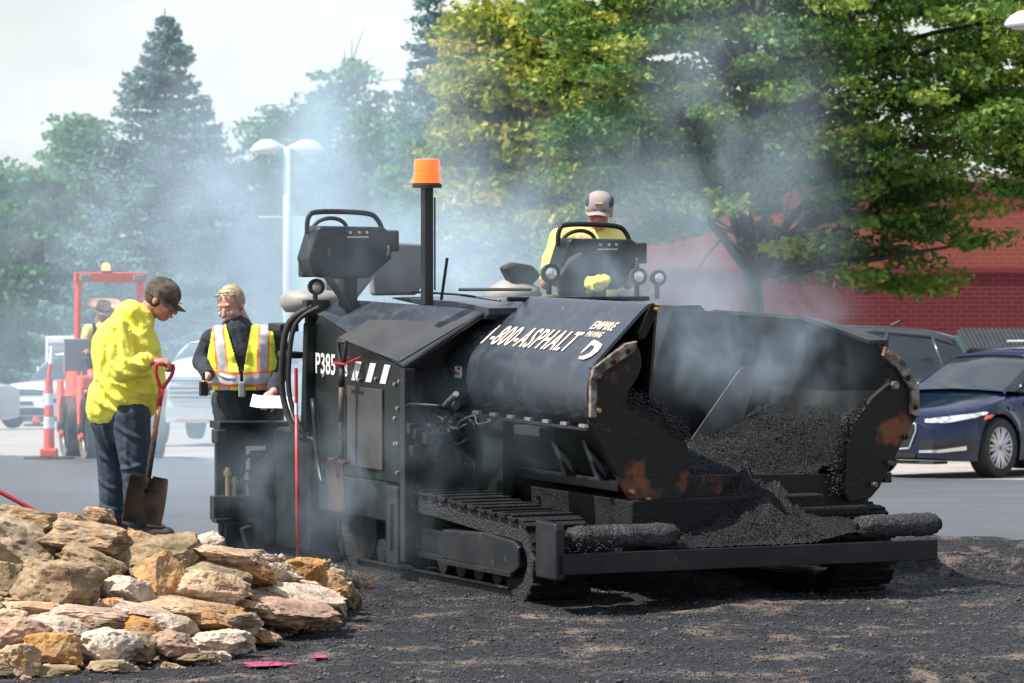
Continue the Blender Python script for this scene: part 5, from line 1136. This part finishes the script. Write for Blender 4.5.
# dark cars far left
for k,(px,Y,h_,c_) in enumerate([(18,150,200,(.03,.035,.04)),(-8,140,170,(.04,.04,.05))]):
    M5=Matrix.Translation((at(px,400,Y).x,Y,gz(Y)))@Matrix.Rotation(R(h_),4,'Z'); car('sedan',['dark car parked far behind the silver car at the left edge, roof only in view','second dark car at the far left edge, farther left than the other dark one'][k],M5,sed,mat('dark_paint',c_,rough=.3,coat=.5))
# louvred body behind white suv: white utility trailer front with slats
tb=empty('utility_trailer',Matrix.Translation((at(70,400,126).x,126,gz(126))),'white utility trailer with horizontal louvres, its top seen behind the white suv','trailer')
B().box(-.62,.75,0,2.4,.7,2.25).done('box',M_wcar,tb,bevel=.05)
for k in range(6): B().box(-.55,.70,-.05,-.005,1.15+.17*k,1.24+.17*k).done('louvre',M_chr if False else mat('louvre',(.22,.27,.30),rough=.5),tb,bevel=.005)
for s in (-1,1): wheel(tb,.06+s*.72,1.3,s,.38,spokes=5)
for w_ in kids(tb):
    if w_.name.startswith('wheel'): w_.rotation_euler=(0,0,R(90))
B().cyl((0,-.5,.6),(0,0,.75),.04,8).done('drawbar',M_blkpl,tb)
# ---------------- cones / posts ----------------
M_cone=mat('orange_plastic',(.72,.09,.05),(.55,.07,.04),6,.5,.7,rough=.5); M_refl=mat('white_reflective',(.72,.74,.74),(.5,.5,.5),10,.55,.7,rough=.5)
def channelizer(px,Y,label,lean=0):
    M=Matrix.Translation((at(px,440,Y).x,Y,gz(Y)+.005))@Matrix.Rotation(R(lean),4,'Y'); r=empty('traffic_channelizer',M,label,'traffic cone','striped traffic posts')
    B().prism([(.33*math.cos(a),.33*math.sin(a)) for a in np.linspace(0,2*math.pi,9)[:-1]],2,0,.05).done('base',M_rubber,r,bevel=.01)
    B().box(-.11,.11,-.11,.11,.05,.16).done('foot',M_cone,r,bevel=.02)
    z=.16; rr=.072
    seg=[('o',.26),('w',.15),('o',.15),('w',.15),('o',.19)]
    for c,h in seg:
        r1=rr-.022*h; B().lathe([(rr+(.002 if c=='w' else 0),z),(r1+(.002 if c=='w' else 0),z+h)],(0,0,0)).done('band' if c=='o' else 'reflective_band',M_cone if c=='o' else M_refl,r,sm_angle=40); z+=h; rr=r1
    B().lathe([(rr*.45,z),(rr*.42,z+.05),(rr*.30,z+.07)],(0,0,0)).done('neck',M_cone,r,sm_angle=40)
    B().tube([(0,0,z+.05),(.01,0,z+.12),(.03,0,z+.20)],[.03,.022,.02],8).done('handle',M_cone,r); B().cyl((.03,0,z+.19),(.045,0,z+.42),.035,8,r2=.028).done('topper',M_refl,r)
    return r
channelizer(49,64.5,'orange and white striped traffic post with a flat black base, left of the orange roller')
channelizer(36.5,124,'farther red traffic post standing behind the white suv')
# red hose at the left
M_hose=mat('red_hose',(.40,.03,.05),rough=.4)
pts=[at(-60,462,30),at(-20,482,30),at(0,492,30),at(28,507,30),at(50,520,30),at(70,535,30)]
tag(B().tube(spl([tuple(p) for p in pts],6),.014,8).done('hose',M_hose,smooth=True),'red hose or rod slanting down behind the rocks at the left edge','hose')
# ---------------- dumpster ----------------
M_dump=mat('dark_green_paint',(.008,.075,.05),(.015,.09,.06),3,.4,.7,rough=.5); M_lid=mat('black_lid',(.018,.022,.028),(.035,.04,.045),6,.4,.7,rough=.5)
DM=Matrix.Translation((at(968,352,74).x,74,gz(74)))@Matrix.Diagonal((1,1,1.17,1))@Matrix.Rotation(R(4),4,'Z'); d=empty('dumpster',DM,'green dumpster with a ribbed dark lid and small notices at the right edge','dumpster')
B().prism([(0,.2),(1.7,.2),(1.7,1.45),(.9,1.45),(0,1.25)],0,.0,2.2).done('container',M_dump,d,bevel=.02)
B().box(-.02,2.22,-.06,-.003,1.08,1.16).box(-.02,2.22,-.04,-.003,.5,.56).done('rail',M_dump,d,bevel=.01)
b=B(); n=34
for i in range(n):
    x0=.02+2.2*i/n; b.prism([(-.05,1.27),(.85,1.52),(.85,1.55),(-.05,1.30)],0,x0,x0+2.2/n*.62)
b.prism([(-.05,1.25),(.85,1.50),(.85,1.53),(-.05,1.28)],0,-.03,2.23); b.done('lid',M_lid,d)
B().prism([(.2,1.375),(.23,1.385),(.23,1.40),(.2,1.392)],0,.62,1.75).done('lid_rod',M_refl,d)
B().box(.20,.55,-.075,-.065,.86,1.12).done('notice',M_refl,d); B().box(.28,.46,-.082,-.076,1.02,1.10).done('notice_red',M_red,d); B().box(.36,1.8,-.085,-.077,.95,1.03).done('teal_strip',mat('teal_strip',(.25,.5,.5),rough=.5),d)
B().box(.75,1.15,-.22,.0,.98,1.19).done('lifting_pocket',mat('teal_green',(.02,.13,.11),rough=.5),d,bevel=.03)
# ---------------- brick building ----------------
def brick(name,c1,c2,mort):
    m=bpy.data.materials.new(name); m.use_nodes=True; n=m.node_tree.nodes; l=m.node_tree.links; p=n['Principled BSDF']; p.inputs['Roughness'].default_value=.85
    t=n.new('ShaderNodeTexCoord'); s=n.new('ShaderNodeSeparateXYZ'); c=n.new('ShaderNodeCombineXYZ'); l.new(t.outputs['Object'],s.inputs[0]); l.new(s.outputs[0],c.inputs[0]); l.new(s.outputs[2],c.inputs[1])
    k=n.new('ShaderNodeTexBrick'); k.inputs['Scale'].default_value=1; k.inputs['Brick Width'].default_value=.215; k.inputs['Row Height'].default_value=.075; k.inputs['Mortar Size'].default_value=.008; k.inputs['Mortar Smooth'].default_value=.3; k.inputs['Bias'].default_value=-.3
    k.inputs['Color1'].default_value=(*c1,1); k.inputs['Color2'].default_value=(*c2,1); k.inputs['Mortar'].default_value=(*mort,1); l.new(c.outputs[0],k.inputs['Vector'])
    z=n.new('ShaderNodeTexNoise'); z.inputs['Scale'].default_value=.35; z.inputs['Detail'].default_value=5; l.new(t.outputs['Object'],z.inputs['Vector']); r=n.new('ShaderNodeMapRange'); r.inputs[3].default_value=.85; r.inputs[4].default_value=1.15; l.new(z.outputs[0],r.inputs[0])
    h=n.new('ShaderNodeHueSaturation'); l.new(r.outputs[0],h.inputs['Value']); l.new(k.outputs[0],h.inputs['Color']); l.new(h.outputs[0],p.inputs['Base Color']); return m
M_br1=brick('salmon_brick',(.29,.060,.040),(.22,.045,.032),(.26,.11,.085)); M_br2=brick('red_brick',(.125,.010,.014),(.09,.007,.011),(.17,.045,.045))
Yb=85; BM=Matrix.Translation((0,Yb,gz(Yb)-.2)); bd=empty('brick_building',BM,'long red brick building with a paler upper band, behind the big oak','building')
zt=at(900,182,Yb).z-(gz(Yb)-.2); zb=at(900,271,Yb).z-(gz(Yb)-.2)
x0=at(622,300,Yb).x
B().box(x0,26,0,18,0,zb).done('wall',M_br2,bd); B().box(x0-.0,26,.03,18,zb+.0,zt).done('upper_wall',M_br1,bd)
B().box(x0-.1,26.1,-.06,18,zt,zt+.16).done('parapet_cap',mat('coping',(.36,.30,.27),rough=.8),bd,bevel=.02)
B().box(x0-.02,26.05,-.035,-.003,zb-.03,zb+.04).done('band',mat('band_brick',(.16,.02,.025),rough=.8),bd)
for x in np.arange(x0+3,24,5.): B().box(x,x+.012,-.004,.0,.3,zb-.1).done('control_joint',M_blk,bd)
# small building far left behind trees
hM=Matrix.Translation((at(30,370,176).x,176,gz(176))); hs_=empty('house',hM,'small brick house with a pale awning far behind the trees at the left','house')
B().box(-1,4.5,0,6,0,3.2).done('wall',brick('far_brick',(.35,.12,.11),(.3,.1,.09),(.4,.25,.22)),hs_); B().prism([(-.4,3.2),(6.4,3.2),(3,5)],0,-1.4,4.9).done('roof',mat('roof_grey',(.12,.11,.11),rough=.8),hs_)
B().prism([(-1.0,2.3),(0,2.7),(0,2.55),(-1,2.2)],0,.3,3.2).done('awning',M_white,hs_); B().box(.8,1.9,-.03,-.004,.9,2.1).done('window',M_glass,hs_); B().box(2.4,3.2,-.03,-.004,0,2.1).done('door',M_blkpl,hs_)
# ---------------- lamp posts ----------------
M_lamp=mat('white_lamp_paint',(.66,.68,.70),(.55,.57,.6),6,.5,.7,rough=.4)
def lamp(px,Y,ztop,label,heads,banner):
    z0=gz(Y); M=Matrix.Translation((at(px,300,Y).x,Y,z0)); r=empty('street_lamp',M,label,'street lamp','white parking lot lamps')
    H=ztop-z0; B().tube([(0,0,.6),(0,0,H)],.075,16,r2=.06).done('pole',M_lamp,r,smooth=True); B().cyl((0,0,0),(0,0,.65),.25,20).done('pole_base',mat('concrete_base',(.4,.39,.37),rough=.9),r,bevel=.02)
    for s,rot in heads:
        q=B(); q.tube([(0,0,H-.02),(s*.10,0,H+.04),(s*.16,0,H+.03)],.03,8); q.done('arm',M_lamp,r)
        c=(s*.36,0,H-.02); q=B()
        q.lathe([(.005,.17),(.10,.16),(.20,.11),(.27,.04),(.285,.0),(.27,-.02),(.24,-.025)],(0,0,0),n=30); me_rot=Matrix.Translation(c)@Matrix.Rotation(R(rot),4,'Y')@Matrix.Diagonal((1,.8,1,1))
        bmesh.ops.transform(q.bm,matrix=me_rot,verts=q.bm.verts[:]); h_=q.done('lamp_head',M_lamp,r,sm_angle=60)
        q=B().lathe([(.22,-.025),(.19,-.06),(.07,-.08)],(0,0,0),n=24); bmesh.ops.transform(q.bm,matrix=me_rot,verts=q.bm.verts[:]); q.done('glass',mat('lamp_diffuser',(.35,.37,.38),rough=.3),h_,smooth=True)
    if banner:
        bz=banner[0]-z0; B().cyl((-.50,0,bz),(.52,0,bz),.012,8).done('banner_arm',M_lamp,r); B().cyl((0,0,bz-2.0),(.52,0,bz-2.0),.012,8).done('banner_arm',M_lamp,r)
        bn=B().box(.08,.50,-.004,.004,bz-2.0,bz).done('banner',mat('pale_green_cloth',(.42,.62,.52),rough=.8),r)
        me=text_mesh('ONOVA',.30,sx=.95,spacing=1.28); me.transform(Matrix(((0,-1,0,.40),(0,0,-1,-.007),(1,0,0,bz-1.9),(0,0,0,1)))); obj('banner_lettering',me,M_white,bn)
    return r
lamp(287,88,at(287,148,88).z,'white twin-headed lamp post with a pale green banner, left of the paver console',[(-1,-6),(1,4)],(at(287,217,88).z,))
lamp(1056,62,at(1062,22,62).z,'white lamp whose head pokes in at the top right corner of the photo',[(-1,-4),(1,4)],None)
# ---------------- trees ----------------
def leafmat(name,cols,trans=.25):
    m=bpy.data.materials.new(name); m.use_nodes=True; n=m.node_tree.nodes; l=m.node_tree.links; p=n['Principled BSDF']; p.inputs['Roughness'].default_value=.55; p.inputs['Specular IOR Level'].default_value=.3
    a=n.new('ShaderNodeAttribute'); a.attribute_name='tint'; r=n.new('ShaderNodeValToRGB'); e=r.color_ramp.elements
    e[0].color=(*cols[0],1); e[1].color=(*cols[-1],1)
    for i in range(1,len(cols)-1): q=e.new(i/(len(cols)-1)); q.color=(*cols[i],1)
    l.new(a.outputs['Fac'],r.inputs[0]); l.new(r.outputs[0],p.inputs['Base Color'])
    tr=n.new('ShaderNodeBsdfTranslucent'); l.new(r.outputs[0],tr.inputs[0]); mx_=n.new('ShaderNodeMixShader'); mx_.inputs[0].default_value=trans; l.new(p.outputs[0],mx_.inputs[1]); l.new(tr.outputs[0],mx_.inputs[2]); l.new(mx_.outputs[0],n['Material Output'].inputs[0]); return m
M_leafO=leafmat('oak_leaves',[(.025,.085,.03),(.07,.17,.035),(.18,.28,.04),(.46,.46,.08)],.35)
M_leafY=leafmat('yellowing_leaves',[(.07,.14,.03),(.20,.27,.035),(.44,.43,.05),(.6,.46,.08)],.35)
M_leafG=leafmat('plain_leaves',[(.035,.13,.075),(.07,.20,.09),(.12,.28,.10),(.20,.35,.11)],.35)
M_ndl=leafmat('spruce_needles',[(.05,.12,.12),(.09,.19,.18),(.14,.26,.25)],.05)
M_bark=mat('bark',(.03,.026,.022),(.06,.05,.042),8,.4,.7,rough=.9,bump=.8,bscale=14,bdist=.03,stretch=(1,1,.25))
def leaves(name,centers,size,m,parent,tint,droop=.3,asp=.55,star=True):
    n=len(centers); c=np.asarray(centers)
    a=rng.uniform(0,2*np.pi,n); el_=rng.normal(-.25,.5,n); d=np.stack([np.cos(a)*np.cos(el_),np.sin(a)*np.cos(el_),np.sin(el_)],1)
    rnd=rng.normal(0,1,(n,3)); rnd[:,2]+=1.2*0; s=np.cross(d,rnd); s/=np.linalg.norm(s,axis=1)[:,None]+1e-9; nn=np.cross(d,s)
    sz=size*rng.uniform(.6,1.3,n)[:,None]
    if star:
        w_=asp
        P=[(-.5,0,0),(-.15,.5*w_*1.0,.03),(-.02,.2*w_,0),(.18,.62*w_,.05),(.22,.2*w_,0),(.55,0,-.05),(.22,-.2*w_,0),(.18,-.62*w_,.05),(-.02,-.2*w_,0),(-.15,-.5*w_,.03)]
    else: P=[(-.5,0,0),(0,.5*asp,.06),(.5,0,0),(0,-.5*asp,.06)]
    V=np.stack([c+sz*(d*x+s*y+nn*z) for x,y,z in P],1); k=len(P)
    return pymesh(name,V.reshape(-1,3),np.arange(n*k),k,m,parent,attr=np.clip(tint,0,1))
def trunk(b,p0,p1,r0,r1,wig=.1):
    p0=Vector(p0);p1=Vector(p1); pts=[p0.lerp(p1,t)+Vector((noise.noise(p0+Vector((t*3,0,0))),noise.noise(p0+Vector((0,t*3,5))),0))*wig*(t*(1.2-t))*2 for t in np.linspace(0,1,9)]
    b.tube(pts,[r0+(r1-r0)*i/8 for i in range(9)],8); return pts
def deciduous(px,Y,ztop_py,crown,label,m,nclump=300,lpc=150,size=.15,tr=.17,seed=1,clr=.55,zlow_py=330,cat='tree',sparse=1.0,limbs=22,lean=0,group='leafy trees',star=True):
    """crown: list of ellipsoids (cx_px, cy_px, rx_px, rz_px, ry_m)"""
    random.seed(seed); r_=np.random.default_rng(seed); z0=gz(Y); base=Vector((at(px,300,Y).x,Y,z0)); root=empty('tree',Matrix.Translation(base),label,cat,group)
    s=FPX/Y; el_=[(at(a,b,Y)-base,rx/s,ry,rz/s) for a,b,rx,rz,ry in crown]
    vol=np.array([e[1]*e[2]*e[3] for e in el_]); vol=vol/vol.sum()
    cl=[]
    for k in range(nclump):
        e=el_[r_.choice(len(el_),p=vol)]; 
        while True:
            u=r_.uniform(-1,1,3)
            if .25<np.dot(u,u)<1: break
        cl.append(np.array([e[0].x+u[0]*e[1],e[0].y+u[1]*e[2],e[0].z+u[2]*e[3]]))
    b=B(); top=max(e[0].z+e[3]*.5 for e in el_)
    tp=trunk(b,(0,0,-.1),(lean,0,top),tr,.03,.3)
    cl_=np.array(cl)
    for k in range(limbs):
        c=cl_[r_.integers(len(cl_))]; 
        if c[2]<.42*top: c=cl_[int(np.argmax(cl_[:,2]*r_.uniform(.5,1,len(cl_))))]
        zt_=max(.34*top,min(c[2]-.45*math.hypot(c[0],c[1]),top*.92)); i=min(8,max(3,int(zt_/top*8))); a=tp[i]; mid=a.lerp(Vector(c),.5)+Vector((0,0,.12*(Vector(c)-a).length*r_.uniform(-.5,1)))
        L_=spl([tuple(a),tuple(mid),tuple(c)],4); b.tube(L_,[.075*tr/.17*(1-t)+.012 for t in np.linspace(0,1,len(L_))],6)
        for q in range(3):
            p=L_[r_.integers(3,len(L_)-1)]; e=p+Vector(r_.normal(0,.5,3)); b.tube([p,(p+e)/2+Vector((0,0,.05)),e],[.025,.015,.006],5)
    b.done('trunk',M_bark,root,smooth=True)
    cen=[];ti=[]
    for c in cl:
        n=int(lpc*r_.uniform(.5,1.4)); rad=r_.uniform(.28,.62)*clr/.55; g=r_.normal(0,1,(n,3)); g/=np.linalg.norm(g,axis=1)[:,None]; g*=(r_.uniform(0,1,n)**.45)[:,None]
        q=c+g*np.array([rad*1.25,rad*1.25,rad*.42]); cen.append(q); base_t=.46+r_.normal(0,.14); ti.append(base_t+r_.normal(0,.16,n)+ (.0))
    leaves('crown',np.concatenate(cen),size,m,root,np.concatenate(ti),star=star)
    return root
def spruce(px,Y,top_py,base_w_px,label,seed=1,low_py=380,dens=1.0,size=.17,m=None,thin=1.0):
    r_=np.random.default_rng(seed); z0=gz(Y); base=Vector((at(px,300,Y).x,Y,z0)); H=at(px,top_py,Y).z-z0; s=FPX/Y; W0=base_w_px/s/2
    root=empty('spruce_tree',Matrix.Translation(base),label,'spruce','spruces')
    b=B(); trunk(b,(0,0,-.1),(0,0,H),.16,.015,.05); cen=[];ti=[]
    nb=int(230*dens)
    for k in range(nb):
        nt_=30; t=(int(k/nb*nt_)+.5+r_.normal(0,.13))/nt_; t=min(max(t,.005),.995); z=H*(.04+.95*t); L_=W0*(1-t)**.85*r_.uniform(.72,1.18)+.10; a=r_.uniform(0,2*np.pi); dr=-.12-.25*(1-t)+r_.normal(0,.05)
        d=np.array([math.cos(a),math.sin(a),0]); npt=int(max(6,L_*62*dens)); u=r_.uniform(.12,1,npt)
        p=np.outer(u*L_,d); p[:,2]+=z+dr*L_*u+.22*L_*u**3
        side=np.array([-d[1],d[0],0]); sp_=r_.normal(0,1,npt)*(.10+.20*L_*(1-u)*.8)*thin; p+=np.outer(sp_,side); p[:,2]+=-np.abs(r_.normal(0,.10,npt))-.15*np.abs(sp_)
        cen.append(p); ti.append(np.full(npt,.5+r_.normal(0,.2))+r_.normal(0,.15,npt))
        if k%2==0: b.tube([(0,0,z),tuple(d*L_*.5+np.array([0,0,z+dr*L_*.5])),tuple(d*L_*.95+np.array([0,0,z+dr*L_*.95+.15*L_]))],[.03,.018,.006],5)
    b.done('trunk',M_bark,root,smooth=True); leaves('crown',np.concatenate(cen),size,m or M_ndl,root,np.concatenate(ti),asp=.35,star=False); return root
deciduous(753,70,0,[(640,80,110,140,2.4),(760,40,150,150,2.8),(880,90,150,140,2.6),(980,140,110,110,2.2),(690,180,110,62,2.3),(850,215,110,80,2.0),(910,268,40,42,.8),(815,240,52,30,1.2),(600,240,60,60,1.5),(1050,60,100,140,2.4)],'big pin oak with a dark trunk behind the hopper, in front of the brick wall',M_leafO,620,190,.115,.18,seed=3,limbs=60,clr=.48)
deciduous(548,80,0,[(520,110,75,110,2.0),(480,190,50,90,1.6),(560,60,80,60,1.8),(540,230,75,70,1.8),(490,60,40,55,1.2)],'yellowing broadleaf tree behind the paver operator and the beacon',M_leafY,330,140,.16,.15,seed=4,limbs=30)
deciduous(620,92,0,[(600,150,80,70,2.2),(640,240,80,60,2.0)],'darker green tree filling in between the yellowing tree and the pin oak',M_leafG,170,120,.19,.15,seed=5,limbs=16)
deciduous(470,100,0,[(470,250,60,70,1.8),(430,210,40,80,1.6)],'low green tree behind the beacon mast',M_leafG,120,120,.2,.12,seed=6)
deciduous(330,140,0,[(330,150,70,62,1.8),(275,125,16,40,.9),(318,105,16,44,1.0),(352,100,16,46,1.0),(262,170,35,50,1.2),(330,240,90,80,2.0),(390,150,24,60,1.2),(250,230,60,70,1.8)],'open crowned tree with pale twigs behind the white lamp post',M_leafG,480,60,.20,.15,seed=7,limbs=80,clr=.58)
deciduous(385,145,0,[(405,150,30,75,1.4),(400,230,50,80,1.6)],'airy tree between the lamp post and the thin spruce',M_leafG,120,90,.18,.12,seed=8)
deciduous(22,146,0,[(15,270,50,100,2.2),(25,210,26,55,1.2),(-30,260,50,110,2.2)],'green tree at the left edge of the photo',M_leafG,230,110,.24,.15,seed=9,clr=.75)
deciduous(80,150,0,[(70,155,16,48,1.0),(96,160,18,50,1.0),(78,190,38,55,1.8),(70,250,55,80,2.0),(45,215,24,50,1.2)],'ragged tree between the left edge tree and the blue spruce',M_leafG,320,80,.22,.15,seed=10,clr=.6)
spruce(165,138,8,330,'tall blue spruce with a pointed top, left of centre behind the man',seed=2,dens=1.7,size=.2)
spruce(428,118,-60,150,'thin dark spruce rising behind the orange beacon',seed=5,dens=1.1,size=.2)
spruce(215,150,120,240,'shorter spruce half hidden right of the tall blue spruce',seed=6,dens=1.0,size=.22)
# background belt of dense trees low down
for k,(px,Y,w_,top) in enumerate([(-10,165,90,300),(70,170,90,290),(150,160,80,270),(230,165,90,280),(310,160,80,270),(390,165,80,265),(470,160,80,270),(560,150,90,260)]):
    deciduous(px,Y,0,[(px,top+30,w_*.62,60,2.5)],['low dark tree at the far left edge behind the cars','low dark tree behind the farther traffic post','low dark tree at the foot of the tall blue spruce','low dark tree behind the woman in the vest','low dark tree behind the white lamp post','low dark tree behind the near console','low dark tree behind the orange beacon','low dark tree behind the paver operator'][k],M_leafG,130,110,.3,.15,seed=30+k,limbs=6,clr=.8,group='low far trees',star=False)

# far-off wood closing the horizon on both sides
cen=[];ti=[]
for k in range(420):
    X=random.choice([-1,1])*random.uniform(24,110); Y=random.uniform(200,235); h=random.uniform(2,8.5)
    n=90; c=np.array([X,Y,gz(Y)+h*random.random()+.5]); q=c+rng.normal(0,1,(n,3))*np.array([1.6,1.6,1.0]); cen.append(q); ti.append(.4+rng.normal(0,.15,n))
o=leaves('distant_wood',np.concatenate(cen),.7,M_leafG,None,np.concatenate(ti),star=False); tag(o,'far off wood beyond the parking lot','wood',kind='stuff')
# ---------------- smoke ----------------
def smoke(name,c,rad,dens,seed,label,ncs=1.0,thr=.40,tilt=0,col=(.68,.86,1)):
    me=bpy.data.meshes.new(name); bm=bmesh.new(); bmesh.ops.create_icosphere(bm,subdivisions=3,radius=1); bm.to_mesh(me); bm.free()
    m=bpy.data.materials.new('smoke'); m.use_nodes=True; n=m.node_tree.nodes; l=m.node_tree.links; n.remove(n['Principled BSDF'])
    v=n.new('ShaderNodeVolumePrincipled'); v.inputs['Color'].default_value=(*col,1); v.inputs['Anisotropy'].default_value=.0; v.inputs['Density Attribute'].default_value=''
    t=n.new('ShaderNodeTexCoord'); ln=n.new('ShaderNodeVectorMath'); ln.operation='LENGTH'; l.new(t.outputs['Object'],ln.inputs[0])
    fo=n.new('ShaderNodeMapRange'); fo.interpolation_type='SMOOTHSTEP'; fo.inputs[1].default_value=1.0; fo.inputs[2].default_value=.15; l.new(ln.outputs['Value'],fo.inputs[0])
    mp_=n.new('ShaderNodeMapping'); mp_.inputs['Scale'].default_value=(rad[0]*ncs,rad[1]*ncs*.7,rad[2]*ncs*.75); mp_.inputs['Location'].default_value=(seed*3.7,seed,0); l.new(t.outputs['Object'],mp_.inputs[0])
    z=n.new('ShaderNodeTexNoise'); z.inputs['Scale'].default_value=1; z.inputs['Detail'].default_value=4; z.inputs['Distortion'].default_value=.6; l.new(mp_.outputs[0],z.inputs['Vector'])
    r=n.new('ShaderNodeMapRange'); r.inputs[1].default_value=thr; r.inputs[2].default_value=.68; l.new(z.outputs[0],r.inputs[0])
    a=n.new('ShaderNodeMath'); a.operation='MULTIPLY'; l.new(fo.outputs[0],a.inputs[0]); l.new(r.outputs[0],a.inputs[1])
    b_=n.new('ShaderNodeMath'); b_.operation='MULTIPLY'; b_.inputs[1].default_value=dens; l.new(a.outputs[0],b_.inputs[0]); l.new(b_.outputs[0],v.inputs['Density']); l.new(v.outputs[0],n['Material Output'].inputs['Volume'])
    me.materials.append(m); o=bpy.data.objects.new(name,me); S.collection.objects.link(o); o.location=c; o.scale=rad; o.rotation_euler=(0,tilt,0)
    return tag(o,label,'smoke',kind='stuff')
SM=[((350,225),37,(2.0,2.2,1.9),.75,1,'pale smoke cloud billowing behind the near console'),
((190,310),41,(3.6,3.0,2.6),.15,2,'thin bluish smoke drifting over the parking lot behind the two workers'),
((150,200),80,(8.0,8.0,6.5),.06,3,'faint smoke veil in front of the blue spruce'),
((290,420),36.5,(2.8,1.8,1.1),.5,4,'low smoke behind the screed'),
((715,190),33,(1.15,1.4,1.7),.5,5,'bluish smoke rising above the hopper in front of the oak'),
((745,345),28.9,(1.0,.6,.55),1.0,6,'steam curling over the asphalt inside the hopper'),
((320,500),28.6,(1.0,.45,.70),.75,7,'smoke hanging along the rear side of the paver'),
((470,430),28.2,(.8,.35,.45),.35,8,'thin smoke in front of the engine bay'),
((540,235),35,(1.5,1.8,1.1),.26,9,'thin smoke around the operator'),
((425,265),34.5,(1.1,1.4,.9),.6,10,'smoke puff round the beacon mast'),
((620,275),30.0,(1.0,.6,.28),.8,11,'wisps of smoke over the paver deck'),
((350,250),29.3,(.65,.35,.5),.4,13,'faint wisp drifting in front of the near console'),
((720,290),31,(.7,.8,.5),.40,12,'smoke spilling up over the rear edge of the hopper')]
for (px,Y,rad,de,sd_,lb) in [(a,b,c,d,e,f) for a,b,c,d,e,f in SM]:
    smoke('smoke',at(px[0],px[1],Y),rad,de,sd_,lb,ncs=1.5 if rad[0]>1.05 else 4.2)
S.cycles.volume_step_rate=2.0; S.cycles.volume_max_steps=64
